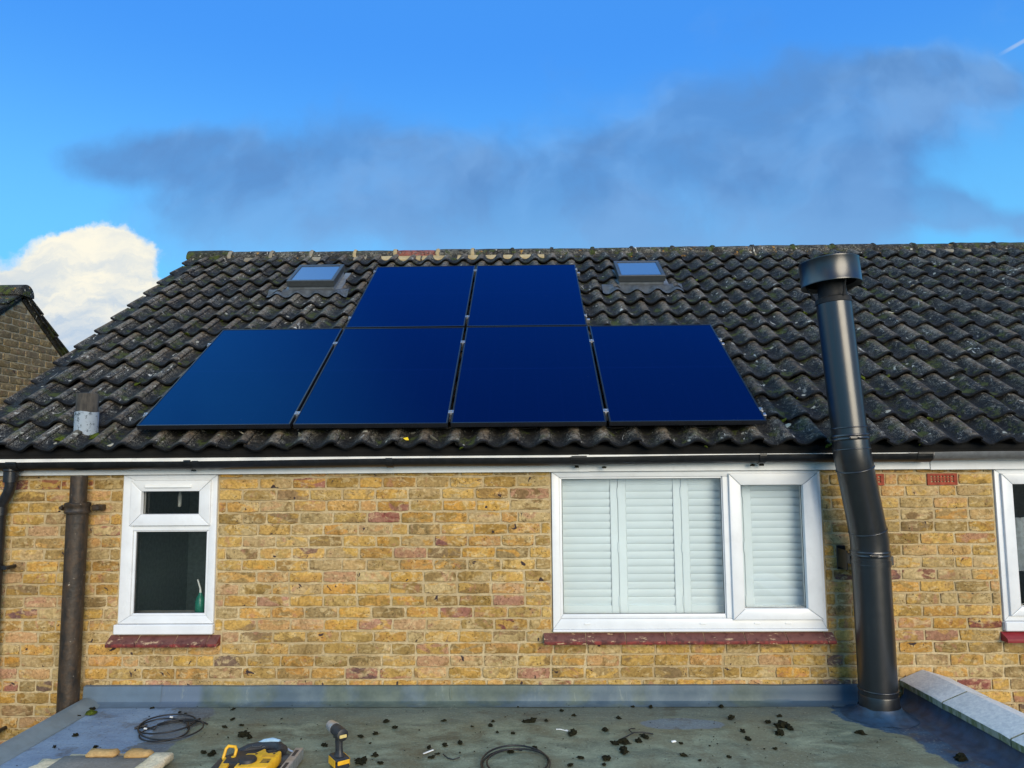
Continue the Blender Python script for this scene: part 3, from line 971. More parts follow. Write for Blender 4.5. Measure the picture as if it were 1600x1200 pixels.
# back slope in the same tile colour
bm = bmesh.new()
pk = RP(0, 4.06, -0.14)
vs = [bm.verts.new(p) for p in ((-3.86, pk.y, pk.z), (XR, pk.y, pk.z), (XR, 2 * pk.y + 0.25, 1.60), (-3.86, 2 * pk.y + 0.25, 1.60))]
bm.faces.new(vs); bmesh.ops.solidify(bm, geom=bm.faces[:], thickness=0.05)
obj('rear_slope', bm, M_tile, roof)

PW_, GA, TV0 = 0.2015, 0.319, -0.15
NSEG = 12


def tile_bm(seed):
    """one single-roll pantile; x across (crest at x=0), y up the slope, z out of the roof"""
    rr2 = random.Random(seed)
    bm = bmesh.new(); cl = bm.verts.layers.float.new('crest'); nl = bm.verts.layers.float.new('nose')
    xs = [-PW_ + 0.020 + (PW_ + 0.016) * i / NSEG for i in range(NSEG + 1)]
    ys = [0.0, 0.010, 0.045, 0.13, 0.24, 0.345]
    ph = seed * 5.3
    chip = rr2.uniform(-0.08, 0.08) if rr2.random() < 0.5 else None
    def hz(x):
        c = 0.5 + 0.5 * math.cos(2 * math.pi * x / PW_)
        return 0.047 * c ** 1.15, c
    top, bot = [], []
    for j, y in enumerate(ys):
        ra, rb = [], []
        for i, x in enumerate(xs):
            h, c = hz(x)
            step = 0.012 * (i / NSEG)
            tilt = 0.034 * (1 - y / 0.319)
            z = h + step + tilt - 0.006
            nj = 0.0022 * noise.noise(Vector((x * 22 + ph, y * 9, seed)))
            yy = y
            if j == 0:
                yy += 0.004 * noise.noise(Vector((x * 40 + ph, 3, seed))) + 0.003
                if chip is not None and abs(x - chip) < 0.018: yy += 0.012
                z -= 0.004
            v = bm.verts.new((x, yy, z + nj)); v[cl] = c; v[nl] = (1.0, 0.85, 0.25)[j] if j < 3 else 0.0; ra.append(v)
            if j in (0, 1):
                v = bm.verts.new((x, yy + (0.003 if j == 0 else 0.05), z + nj - 0.019 + (0.004 if j == 0 else 0))); v[cl] = 0.0; v[nl] = 1.0; rb.append(v)
        top.append(ra)
        if rb: bot.append(rb)
    for a, b in zip(top, top[1:]):
        for i in range(NSEG): bm.faces.new((a[i], a[i + 1], b[i + 1], b[i]))
    for i in range(NSEG):
        bm.faces.new((bot[0][i], bot[0][i + 1], top[0][i + 1], top[0][i]))
        bm.faces.new((bot[1][i], bot[1][i + 1], bot[0][i + 1], bot[0][i]))
    # right hand lap edge
    e = []
    for j, y in enumerate(ys):
        p = top[j][-1].co; v = bm.verts.new((p.x + 0.001, p.y, p.z - 0.016)); v[cl] = 0.1; e.append(v)
    for j in range(len(ys) - 1): bm.faces.new((top[j][-1], e[j], e[j + 1], top[j + 1][-1]))
    return bm


tile_meshes = [mesh_from(tile_bm(s), 'roof_tile', M_tile, 55) for s in range(7)]
cam_p = Vector((0, -4.9586, 1.6118))
TL = []
ncol0, ncol1 = -10, 41
for k in range(13):
    for i in range(ncol0, ncol1):
        X = -1.690 + i * PW_
        V = TV0 + k * GA
        if X > XR - 0.1: continue
        p = RP(X, V, -0.132)
        TL.append((X, V, p, k))


def hidden_by_panel(X, V):
    if -2.66 < X - 0.06 and X < 1.64 and 0.05 < V < 1.56: return True
    if -1.55 < X - 0.06 and X < 0.54 and 1.50 < V < 3.20: return True
    return False


def tscore(t):
    X, V, p, k = t
    d = p - cam_p
    u = d.x / (d.y)
    s = 1 / d.length
    if not (-0.74 < u < 0.76): s -= 10
    if hidden_by_panel(X, V): s -= 5
    if (-2.42 < X - 0.05 < -1.93 and 2.75 < V < 3.25) or (0.96 < X - 0.05 < 1.43 and 2.8 < V < 3.25): s -= 5
    return s


TL.sort(key=tscore, reverse=True)
tile_rest = []
rr = random.Random(21)


def tile_xform():
    return (rr.uniform(-0.004, 0.004), rr.uniform(-0.010, 0.008), rr.uniform(-0.004, 0.006), rr.uniform(-0.018, 0.018), rr.uniform(-0.020, 0.020))


def cut_for_skylight(X, V):
    for (a, b, c, d) in ((-2.425, -1.925, 2.62, 3.16), (0.95, 1.44, 2.66, 3.16)):
        if a - 0.0 < X - 0.09 < b + 0.0 and c + 0.02 < V < d - 0.0: return True
    return False


n_ind = 0
for (X, V, p, k) in TL:
    if cut_for_skylight(X, V): continue
    dx, dv, dn, ry, rz = tile_xform()
    if k == 0 and rr.random() < 0.3: dn += 0.004
    loc = RP(X + dx, V + dv, -0.132 + dn)
    if n_ind < 300 and k < 13:
        o = bpy.data.objects.new('roof_tile', rr.choice(tile_meshes)); link(o, roof)
        o.location = loc; o.rotation_euler = (TH, ry, rz); n_ind += 1
    else:
        tile_rest.append((loc, ry, rz, k))
Vv, Ff, Cc, Rn, Nn = [], [], [], [], []
tt = []
for me in tile_meshes:
    tt.append(([v.co.copy() for v in me.vertices], [tuple(q.vertices) for q in me.polygons], [d.value for d in me.attributes['crest'].data], [d.value for d in me.attributes['nose'].data]))
from mathutils import Euler
for (loc, ry, rz, k) in tile_rest:
    vs, fs, cv, nv_ = rr.choice(tt); mx = Matrix.Translation(loc) @ Euler((TH, ry, rz)).to_matrix().to_4x4() @ Matrix.Diagonal((1, 0.24 if k == 13 else 1, 1, 1)); o = len(Vv); q = rr.random(); Nn += nv_
    Vv += [mx @ v for v in vs]; Ff += [tuple(i + o for i in f) for f in fs]; Cc += cv; Rn += [q] * len(vs)
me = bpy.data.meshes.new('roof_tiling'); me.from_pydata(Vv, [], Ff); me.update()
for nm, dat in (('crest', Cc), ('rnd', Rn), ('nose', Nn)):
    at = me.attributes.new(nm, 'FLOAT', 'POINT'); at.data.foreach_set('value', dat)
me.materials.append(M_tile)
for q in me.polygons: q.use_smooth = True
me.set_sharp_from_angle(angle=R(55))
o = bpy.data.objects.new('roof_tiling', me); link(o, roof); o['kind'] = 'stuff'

# verge: mortar and undercloak under the left edge of the tiles, and under the eaves course
bm = bmesh.new()
def slabv(bm, x0, x1, v0, v1, n0, n1):
    vs = [bm.verts.new(RP(x, v, n)) for n in (n0, n1) for (x, v) in ((x0, v0), (x1, v0), (x1, v1), (x0, v1))]
    for q in ((0, 3, 2, 1), (4, 5, 6, 7), (0, 1, 5, 4), (1, 2, 6, 5), (2, 3, 7, 6), (3, 0, 4, 7)): bm.faces.new([vs[i] for i in q])
slabv(bm, -3.866, -3.70, -0.10, 4.00, -0.165, -0.098)
obj('verge_mortar', bm, M_tile, roof)
bm = bmesh.new(); slabv(bm, -3.70, XR, -0.105, -0.07, -0.166, -0.138)
obj('eaves_filler', bm, M_gap, roof)

# ridge: half-round tiles bedded in mortar
ridge = empty('ridge', (0, 3.39, 3.9)); ridge.parent = house; ridge.matrix_parent_inverse = Matrix.Translation(-Vector(WLOC[house]))
RIDGE_Y, RIDGE_Z = 3.385, 3.912
joints = [-3.95, -3.445, -2.957, -2.487, -1.975, -1.503, -1.005, -0.60]
x = -0.60
while x < XR - 0.2:
    x += 0.47 + rnd.uniform(-0.015, 0.015); joints.append(x)
for i, (a, b) in enumerate(zip(joints, joints[1:])):
    bm = bmesh.new(); cl = bm.verts.layers.float.new('crest')
    nseg, nx = 14, 5
    dz = 0.022 if i == 0 else rnd.uniform(-0.006, 0.006)
    tl = rnd.uniform(-0.006, 0.006)
    rows = []
    for j in range(nx + 1):
        t = j / nx; x = a + 0.006 + (b - a - 0.012) * t
        row = []
        for q in range(nseg + 1):
            an = R(-8) + R(196) * q / nseg
            rad = 0.108 + 0.004 * noise.noise(Vector((x * 9, q * 0.8, i))) - (0.004 if j in (0, nx) else 0)
            v = bm.verts.new((x, RIDGE_Y - rad * math.cos(an), RIDGE_Z + dz + tl * (t - 0.5) + rad * math.sin(an))); v[cl] = 0.5; row.append(v)
        rows.append(row)
    for r0, r1 in zip(rows, rows[1:]):
        for q in range(nseg): bm.faces.new((r0[q], r0[q + 1], r1[q + 1], r1[q]))
    bm.faces.new(rows[0]); bm.faces.new(rows[-1][::-1])
    bmesh.ops.recalc_face_normals(bm, faces=bm.faces)
    red = (i == 5)
    o = obj('ridge_tile', bm, M_tile_red if red else M_tile_mossy if i == 0 else M_tile_ridge, None, 50)
    o.parent = ridge; o.matrix_parent_inverse = Matrix.Translation(-Vector(WLOC[ridge])) 
    if red: o['label'] = 'red clay ridge tile'
    # ragged mortar joint
    if i > 0:
        bm = bmesh.new()
        rj = []
        for dxs in (-0.020, -0.008, 0.010, 0.024):
            row = []
            for q in range(nseg + 1):
                an = R(-8) + R(196) * q / nseg
                rad = 0.110 + (0.006 if abs(dxs) < 0.015 else -0.004) + 0.006 * noise.noise(Vector((dxs * 60 + i, q * 0.9, 4)))
                row.append(bm.verts.new((a + dxs + 0.012 * noise.noise(Vector((q * 0.7, i * 3, dxs * 10))), RIDGE_Y - rad * math.cos(an), RIDGE_Z + 0.004 + rad * math.sin(an))))
            rj.append(row)
        for r0, r1 in zip(rj, rj[1:]):
            for q in range(nseg): bm.faces.new((r0[q], r0[q + 1], r1[q + 1], r1[q]))
        bmesh.ops.recalc_face_normals(bm, faces=bm.faces)
        o = obj('mortar_joint', bm, M_bedding_grey if i < 4 else M_bedding if i < 8 else M_tile_ridge, None, 60)
        o.parent = ridge; o.matrix_parent_inverse = Matrix.Translation(-Vector(WLOC[ridge]))
# bedding between ridge tiles and the wavy top course
def bed_index(x):
    q = noise.noise(Vector((x * 5.5, 3, 1)))
    if -1.72 < x < 0.22: return 0 if q > -0.28 else 1
    if x <= -1.72: return 2 if q > 0.08 else 1
    return 2 if (4.6 < x < 5.2 or q > 0.42) else 1


bm = bmesh.new()
cols = []
nx = 560
for i in range(nx + 1):
    x = -3.88 + (XR - 0.1 + 3.88) * i / nx
    c = 0.5 + 0.5 * math.cos(2 * math.pi * (x + 1.69) / PW_)
    nn = noise.noise(Vector((x * 7, 1, 2))) * 0.016 + noise.noise(Vector((x * 23, 5, 2))) * 0.008
    v_low = 3.872 + nn * 1.5 - (0.025 if -1.7 < x < -0.1 else 0)
    w0 = -0.132 + 0.047 * c ** 1.15 + 0.012
    col = []
    fl_ = -0.098 + nn * 0.5
    for (v, n) in ((v_low, w0 - 0.010), (v_low + 0.006, min(fl_, w0 + 0.030) - 0.006), (v_low + 0.022, fl_), (3.955, -0.090)):
        p = RP(x, v, n); col.append(bm.verts.new(p))
    cols.append(col)
for a, b in zip(cols, cols[1:]):
    for j in range(3): bm.faces.new((a[j], b[j], b[j + 1], a[j + 1])).material_index = bed_index(a[0].co.x)
bmesh.ops.recalc_face_normals(bm, faces=bm.faces)
o = obj('mortar_bedding', bm, [M_bedding, M_tile_ridge, M_bedding_grey], None, 60)
o.parent = ridge; o.matrix_parent_inverse = Matrix.Translation(-Vector(WLOC[ridge]))

# ---------------- roof windows (skylights)
def wave_n(x):
    c = 0.5 + 0.5 * math.cos(2 * math.pi * (x + 1.69) / PW_)
    return -0.132 + 0.047 * c ** 1.15


def skylight(x0, x1, v0, v1, ax0, ax1, av0, av1, label):
    s = empty('skylight', RP((x0 + x1) / 2, v0, -0.1)); s.parent = house
    s.matrix_parent_inverse = Matrix.Translation(-Vector(WLOC[house])); s['label'] = label
    def sub(name, bm, mat, sm=None):
        o = obj(name, bm, mat, None, sm); o.parent = s; o.matrix_parent_inverse = Matrix.Translation(-Vector(WLOC[s])); return o
    def rb(bm, a, b, c, d, n0, n1, bev=0.0):
        b0 = box(bmesh.new(), a, b, c, d, n0, n1, bev)
        b0.transform(Matrix(((1, 0, 0, 0), (0, CT, -ST, -0.06), (0, ST, CT, 1.83), (0, 0, 0, 1))))
        me = bpy.data.meshes.new('t'); b0.to_mesh(me); b0.free(); bm.from_mesh(me); bpy.data.meshes.remove(me); return bm
    w = 0.034
    bm = bmesh.new()
    rb(bm, x0, x1, v0, v0 + w, -0.034, 0.030, 0.003); rb(bm, x0, x1, v1 - w, v1, -0.034, 0.030, 0.003)
    rb(bm, x0, x0 + w, v0 + w + 0.0005, v1 - w - 0.0005, -0.034, 0.030, 0.003); rb(bm, x1 - w, x1, v0 + w + 0.0005, v1 - w - 0.0005, -0.034, 0.030, 0.003)
    sub('frame', bm, M_grey_metal)
    bm = bmesh.new(); rb(bm, x0 + 0.012, x1 - 0.012, v0 + 0.012, v1 - 0.012, -0.16, -0.0345)
    sub('kerb', bm, M_lead)
    bm = bmesh.new(); rb(bm, x0 + w, x1 - w, v0 + w, v1 - w, 0.006, 0.020)
    sub('pane', bm, M_sky_glass)
    # lead side gutters and the dressed apron that follows the rolls
    bm = bmesh.new(); rb(bm, x0 - 0.05, x0 + 0.0115, v0 + 0.02, v1 + 0.05, -0.17, -0.085)
    sub('side_flashing', bm, M_lead)
    bm = bmesh.new(); rb(bm, x1 - 0.0115, x1 + 0.05, v0 + 0.02, v1 + 0.05, -0.17, -0.085)
    sub('side_flashing', bm, M_lead)
    bm = bmesh.new(); rows = []
    nx, nv = 44, 6
    for j in range(nv + 1):
        row = []
        for i in range(nx + 1):
            x = ax0 + (ax1 - ax0) * i / nx; t = j / nv
            lo = av0 + 0.010 * math.sin(x * 19 + 1) + 0.02 * (x - ax0) * 0
            vv = lo + (v0 + 0.015 - lo) * t
            n = wave_n(x) + 0.030 + 0.004 * noise.noise(Vector((x * 9, vv * 12, 1)))
            n = n * (1 - t) + (-0.066) * t if t > 0.55 else n + (t / 0.55) * 0.004
            row.append(bm.verts.new(RP(x, vv, n)))
        rows.append(row)
    for a, b in zip(rows, rows[1:]):
        for i in range(nx): bm.faces.new((a[i], a[i + 1], b[i + 1], b[i]))
    bmesh.ops.solidify(bm, geom=bm.faces[:], thickness=0.003)
    bmesh.ops.recalc_face_normals(bm, faces=bm.faces)
    sub('lead_apron', bm, M_lead, 60)


skylight(-2.416, -1.932, 2.786, 3.295, -2.61, -1.79, 2.665, 2.8, 'left roof window with grey frame')
skylight(0.959, 1.433, 2.822, 3.297, 0.79, 1.60, 2.665, 2.8, 'right roof window with grey frame')

# ---------------- windows
def bars(bm, x0, x1, z0, z1, wl, wr, wb, wt, y0, y1, bev=0.004, gap=0.0006):
    """mitred frame of four bars"""
    o = [(x0, z0), (x1, z0), (x1, z1), (x0, z1)]; i = [(x0 + wl, z0 + wb), (x1 - wr, z0 + wb), (x1 - wr, z1 - wt), (x0 + wl, z1 - wt)]
    for k in range(4):
        a, b, c, d = o[k], o[(k + 1) % 4], i[(k + 1) % 4], i[k]
        # small gap at the mitre
        cx = (a[0] + b[0] + c[0] + d[0]) / 4; cz = (a[1] + b[1] + c[1] + d[1]) / 4
        q = []
        for p in (a, b, c, d):
            if k in (0, 2): q.append((p[0] + (gap if p[0] < cx else -gap), p[1]))
            else: q.append((p[0], p[1] + (gap if p[1] < cz else -gap)))
        b2 = prism(bmesh.new(), q, 'y', y0, y1)
        if bev: bmesh.ops.bevel(b2, geom=[e for e in b2.edges if abs(e.verts[0].co.y - y0) < 1e-6 and abs(e.verts[1].co.y - y0) < 1e-6], offset=bev, segments=2, affect='EDGES', profile=0.5)
        me = bpy.data.meshes.new('t'); b2.to_mesh(me); b2.free(); bm.from_mesh(me); bpy.data.meshes.remove(me)
    return bm


def window(x0, x1, z0, z1, label):
    w = empty('window', ((x0 + x1) / 2, 0.0, z0)); w.parent = house
    w.matrix_parent_inverse = Matrix.Translation(-Vector(WLOC[house])); w['label'] = label
    def sub(name, bm, mat, sm=30):
        o = obj(name, bm, mat, None, sm); o.parent = w; o.matrix_parent_inverse = Matrix.Translation(-Vector(WLOC[w])); return o
    return w, sub


def pane(sub, x0, x1, z0, z1, y=0.016):
    # two leaves of a sealed unit with a dark spacer edge
    bm = bmesh.new()
    vs = [bm.verts.new(p) for p in ((x0, y, z0), (x1, y, z0), (x1, y, z1), (x0, y, z1))]; bm.faces.new(vs)
    vs = [bm.verts.new(p) for p in ((x0, y + 0.02, z0), (x1, y + 0.02, z0), (x1, y + 0.02, z1), (x0, y + 0.02, z1))]; bm.faces.new(vs)
    sub('pane', bm, M_glass, None)
    bm = bmesh.new(); s = 0.005
    bars(bm, x0 - 0.002, x1 + 0.002, z0 - 0.002, z1 + 0.002, s, s, s, s, y - 0.003, y - 0.0005, 0, 0)
    sub('gasket', bm, M_gutter)


# left: top-hung sash over a fixed light
w, sub = window(-2.742, -2.098, 0.440, 1.494, 'narrow window with a small top light')
bm = bmesh.new()
bars(bm, -2.742, -2.098, 0.507, 1.494, 0.078, 0.047, 0.05, 0.036, -0.008, 0.06)
box(bm, -2.666, -2.144, -0.006, 0.06, 1.120, 1.152, 0.003)
sub('frame', bm, M_upvc)
bm = bmesh.new(); bars(bm, -2.662, -2.147, 0.557, 1.128, 0.016, 0.016, 0.016, 0.016, 0.000, 0.014, 0.004); sub('glazing_bead', bm, M_upvc)
bm = bmesh.new(); bars(bm, -2.684, -2.136, 1.154, 1.458, 0.075, 0.078, 0.077, 0.074, -0.024, 0.04, 0.006); sub('sash', bm, M_upvc)
bm = bmesh.new(); box(bm, -2.585, -2.265, -0.036, -0.0245, 1.408, 1.430, 0.004); sub('trickle_vent', bm, M_upvc_old)
bm = bmesh.new(); box(bm, -2.760, -2.092, -0.030, 0.08, 0.440, 0.504, 0.006); sub('window_board', bm, M_upvc)
pane(sub, -2.647, -2.162, 0.572, 1.113); pane(sub, -2.609, -2.214, 1.231, 1.384)

# centre: wide fixed light and side-hung sash
w, sub = window(0.172, 1.970, 0.445, 1.496, 'wide window with a side sash and white shutters behind')
bm = bmesh.new()
bars(bm, 0.172, 1.970, 0.462, 1.496, 0.050, 0.036, 0.066, 0.036, -0.008, 0.06)
box(bm, 1.318, 1.362, -0.007, 0.06, 0.529, 1.459, 0.003)
sub('frame', bm, M_upvc)
bm = bmesh.new(); box(bm, 0.170, 1.974, -0.020, 0.07, 0.4455, 0.4615, 0.004)
sub('window_board', bm, M_upvc)
bm = bmesh.new(); bars(bm, 0.222, 1.3175, 0.530, 1.4595, 0.018, 0.0065, 0.027, 0.012, 0.0005, 0.014, 0.004); sub('glazing_bead', bm, M_upvc)
bm = bmesh.new(); bars(bm, 1.357, 1.947, 0.521, 1.478, 0.078, 0.100, 0.072, 0.078, -0.026, 0.04, 0.007); sub('sash', bm, M_upvc)
pane(sub, 0.240, 1.311, 0.557, 1.448); pane(sub, 1.435, 1.847, 0.593, 1.400)
for x in (0.397, 1.160, 1.515, 1.720):
    bm = bmesh.new(); box(bm, x - 0.020, x + 0.020, -0.013, -0.0075, 0.492, 0.502, 0.002); sub('drain_cap', bm, M_upvc_old)

# right: next house
w, sub = window(3.126, 4.296, 0.443, 1.494, 'dark window of the next house at the right edge')
bm = bmesh.new()
bars(bm, 3.126, 4.296, 0.507, 1.494, 0.048, 0.05, 0.05, 0.036, -0.008, 0.06)
sub('frame', bm, M_upvc)
bm = bmesh.new(); box(bm, 3.120, 4.30, -0.028, 0.08, 0.443, 0.505, 0.006); sub('window_board', bm, M_upvc)
bm = bmesh.new(); bars(bm, 3.160, 3.80, 0.540, 1.466, 0.072, 0.072, 0.060, 0.072, -0.026, 0.04, 0.007); sub('sash', bm, M_upvc)
pane(sub, 3.230, 3.73, 0.598, 1.396)
bm = bmesh.new(); bars(bm, 3.81, 4.26, 0.545, 1.47, 0.02, 0.02, 0.02, 0.02, 0.0, 0.014, 0.004); sub('glazing_bead', bm, M_upvc)
pane(sub, 3.83, 4.24, 0.565, 1.45)


def sill(x0, x1, z0, z1, cuts, mat, label=None):
    s = empty('window_sill', ((x0 + x1) / 2, -0.02, z0)); s.parent = house; s.matrix_parent_inverse = Matrix.Translation(-Vector(WLOC[house]))
    if label: s['label'] = label
    e = [x0] + cuts + [x1]
    for a, b in zip(e, e[1:]):
        bm = bmesh.new()
        zt = rnd.uniform(-0.0015, 0.0015)
        # sloping top, rounded nose
        prism(bm, [(-0.062, z0), (-0.066, z0 + 0.010), (-0.064, z0 + 0.021 + zt), (-0.056, z0 + 0.0265 + zt), (0.02, z1 + zt), (0.02, z0)], 'x', a + 0.0022, b - 0.0022)
        o = obj('sill_tile', bm, mat, None, 40); o.parent = s; o.matrix_parent_inverse = Matrix.Translation(-Vector(WLOC[s]))
    bm = bmesh.new(); prism(bm, [(-0.056, z0 + 0.002), (-0.054, z0 + 0.022), (0.015, z1 - 0.004), (0.015, z0 + 0.002)], 'x', x0 + 0.004, x1 - 0.004)
    o = obj('sill_mortar', bm, M_bedding, None); o.parent = s; o.matrix_parent_inverse = Matrix.Translation(-Vector(WLOC[s]))


sill(0.107, 2.008, 0.376, 0.4435, [0.385, 0.645, 0.905, 1.160, 1.425, 1.695, 1.95], M_sill, 'flaking red tile sill')
sill(-2.791, -2.047, 0.366, 0.4385, [-2.59, -2.335, -2.12], M_sill, 'worn red tile sill')
sill(3.10, 4.33, 0.380, 0.4415, [], M_sill_fresh, 'freshly painted red sill')

# rooms seen through the panes
def room(x0, x1, y0, y1, z0, z1, mat):
    bm = bmesh.new()
    c = [bm.verts.new(p) for p in ((x0, y0, z0), (x1, y0, z0), (x1, y1, z0), (x0, y1, z0), (x0, y0, z1), (x1, y0, z1), (x1, y1, z1), (x0, y1, z1))]
    for q in ((0, 1, 2, 3), (7, 6, 5, 4), (1, 5, 6, 2), (2, 6, 7, 3), (3, 7, 4, 0)): bm.faces.new([c[i] for i in q])
    obj('room', bm, mat, house)
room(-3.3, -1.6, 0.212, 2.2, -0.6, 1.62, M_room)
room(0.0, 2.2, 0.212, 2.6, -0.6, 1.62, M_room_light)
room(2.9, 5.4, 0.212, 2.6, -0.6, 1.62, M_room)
# inner sill of the left room
bm = bmesh.new(); box(bm, -2.74, -2.10, 0.062, 0.24, 0.47, 0.545, 0.006); obj('inner_sill', bm, M_room_light, house)

# plantation shutters behind the wide window
sh = empty('plantation_shutter', (1.06, 0.12, 0.48), 'white plantation shutters with closed louvres behind the wide window', 'shutters')
PAN = [(0.190, 0.249, 0.577, 0.6275), (0.6300, 0.684, 1.007, 1.0600), (1.0625, 1.112, 1.430, 1.4805), (1.4835, 1.537, 1.883, 1.945)]
for (a, b, c, d) in PAN:
    bm = bmesh.new()
    box(bm, a, b, 0.106, 0.134, 0.478, 1.492, 0.003); box(bm, c, d, 0.106, 0.134, 0.478, 1.492, 0.003)
    box(bm, b + 0.0004, c - 0.0004, 0.108, 0.132, 0.478, 0.592, 0.003); box(bm, b + 0.0004, c - 0.0004, 0.108, 0.132, 1.400, 1.492, 0.003)
    pf = obj('shutter_panel', bm, M_shutter, sh)
    lm = None
    for k in range(16):
        z = 0.592 + 0.0252 + k * 0.0505
        if lm is None:
            bm = bmesh.new()
            prism(bm, [(-0.031, 0.0), (-0.024, 0.0038), (0.0, 0.0052), (0.024, 0.0038), (0.031, 0.0), (0.024, -0.0038), (0.0, -0.0052), (-0.024, -0.0038)], 'x', b + 0.002 - (b + c) / 2, c - 0.002 - (b + c) / 2)
            lm = mesh_from(bm, 'louvre', M_shutter, 30)
        o = bpy.data.objects.new('louvre', lm); link(o, pf)
        o.location = ((b + c) / 2, 0.122, z); o.rotation_euler = (R(-72 + rnd.uniform(-1.5, 1.5)), 0, 0)
    for z in (0.62, 0.98, 1.35):
        bm = bmesh.new(); box(bm, d - 0.004, d + 0.0022, 0.098, 0.1058, z - 0.035, z + 0.035, 0.001); obj('hinge', bm, M_shutter, pf)

# things behind the left and right panes
t = empty('spray_bottle', (-2.245, 0.12, 0.546), 'green bottle with a white nozzle standing inside the narrow window', 'bottle')
bm = bmesh.new(); lathe(bm, [(0, 0), (0.030, 0.001), (0.033, 0.01), (0.033, 0.085), (0.024, 0.115), (0.012, 0.13), (0.012, 0.14), (0, 0.141)], (-2.245, 0.12, 0.546), seg=20); obj('bottle_body', bm, M_green_bottle, t, 40)
bm = bmesh.new(); tube(bm, [(-2.245, 0.12, 0.686), (-2.247, 0.12, 0.715), (-2.268, 0.12, 0.775)], [0.008, 0.006, 0.005], 10); obj('nozzle', bm, M_white_plastic, t, 40)
bm = bmesh.new(); tube(bm, [(-2.545, 0.40, 1.615), (-2.545, 0.40, 1.36)], 0.002, 6); lathe(bm, [(0, 0), (0.012, 0.004), (0.014, 0.08), (0.006, 0.11), (0, 0.112)], (-2.545, 0.40, 1.25), seg=14)  # white cord shape added in place of a lamp's reflection in the pane
tag(obj('reflection_stand_in', bm, M_white_plastic, None, 40), 'white cord shape standing in for a reflection inside the small top light', 'reflection stand-in')
bm = bmesh.new(); rows = []
for j in range(9):
    t_ = j / 8; row = []
    for i in range(25):
        s_ = i / 24
        left = 3.285 + 0.10 * max(0, (t_ - 0.35)) * 1.2 + 0.02 * math.sin(t_ * 5)
        x = left + s_ * (0.75 - (left - 3.285)); row.append(bm.verts.new((x, 0.16 + 0.018 * math.sin(s_ * 40 + t_), 1.16 - 0.36 * t_ * (1 - 0.0 * s_))))
    rows.append(row)
for a, b in zip(rows, rows[1:]):
    for i in range(24): bm.faces.new((a[i], a[i + 1], b[i + 1], b[i]))
bmesh.ops.solidify(bm, geom=bm.faces[:], thickness=0.002)
tag(obj('curtain', bm, M_curtain, None, 60), 'pale folded curtain hanging inside the dark right-hand window', 'curtain')

# ------------------------------------------------------------------ pipes on the house
# cast-iron soil pipe, left
t = empty('soil_pipe', (-2.996, -0.10, GZ), 'rusty black cast-iron soil pipe running down the brick wall', 'pipe')
bm = bmesh.new(); tube(bm, [(-2.996, -0.095, GZ), (-2.996, -0.095, 0.6), (-2.996, -0.095, 1.262)], [0.064, 0.0645, 0.066], 28, True); obj('lower_pipe', bm, M_iron, t, 40)
bm = bmesh.new(); tube(bm, [(-2.996, -0.095, 1.27), (-2.996, -0.095, 1.40), (-2.996, -0.095, 1.495)], [0.052, 0.052, 0.052], 28, True); obj('upper_pipe', bm, M_iron, t, 40)
bm = bmesh.new(); lathe(bm, [(0.064, 0), (0.076, 0.004), (0.079, 0.016), (0.073, 0.024), (0.073, 0.046), (0.079, 0.054), (0.080, 0.070), (0.072, 0.076), (0.053, 0.070)], (-2.996, -0.095, 1.243), seg=28)
obj('socket', bm, M_iron, t, 40)
for sx in (-1, 1):
    bm = bmesh.new(); box(bm, -2.996 + sx * 0.105 - 0.035, -2.996 + sx * 0.105 + 0.035, -0.060, -0.004, 1.262, 1.300, 0.005)
    tube(bm, [(-2.996 + sx * 0.125, -0.085, 1.281), (-2.996 + sx * 0.125, -0.056, 1.281)], [0.012, 0.014], 10); obj('fixing_ear', bm, M_iron, t, 40)

# black plastic rainwater downpipe at the left edge
t = empty('downpipe', (-3.53, -0.08, GZ), 'black plastic rainwater downpipe below the gutter at the left edge', 'downpipe')
bm = bmesh.new(); tube(bm, [(-3.455, -0.103, 1.545), (-3.455, -0.103, 1.43), (-3.470, -0.098, 1.385), (-3.522, -0.075, 1.315), (-3.535, -0.07, 1.26), (-3.535, -0.07, GZ + 0.05)], 0.034, 20); obj('pipe', bm, M_black_plastic, t, 40)
bm = bmesh.new(); lathe(bm, [(0.034, 0), (0.045, 0.0), (0.045, 0.07), (0.050, 0.075), (0.050, 0.09), (0.034, 0.092)], (-3.455, -0.103, 1.455), seg=22); obj('outlet', bm, M_black_plastic, t, 40)
bm = bmesh.new(); lathe(bm, [(0.034, 0), (0.041, 0.0), (0.041, 0.055), (0.034, 0.056)], (-3.535, -0.07, 1.235), seg=22); obj('coupling', bm, M_black_plastic, t, 40)
for z in (0.89, -0.16):
    bm = bmesh.new(); lathe(bm, [(0.034, 0), (0.039, 0.0), (0.039, 0.03), (0.034, 0.031)], (-3.535, -0.07, z - 0.015), seg=22)
    box(bm, -3.50, -3.450, -0.085, -0.062, z - 0.013, z + 0.013, 0.003); tube(bm, [(-3.462, -0.10, z), (-3.462, -0.005, z)], 0.013, 10); obj('pipe_clip', bm, M_black_plastic, t, 40)

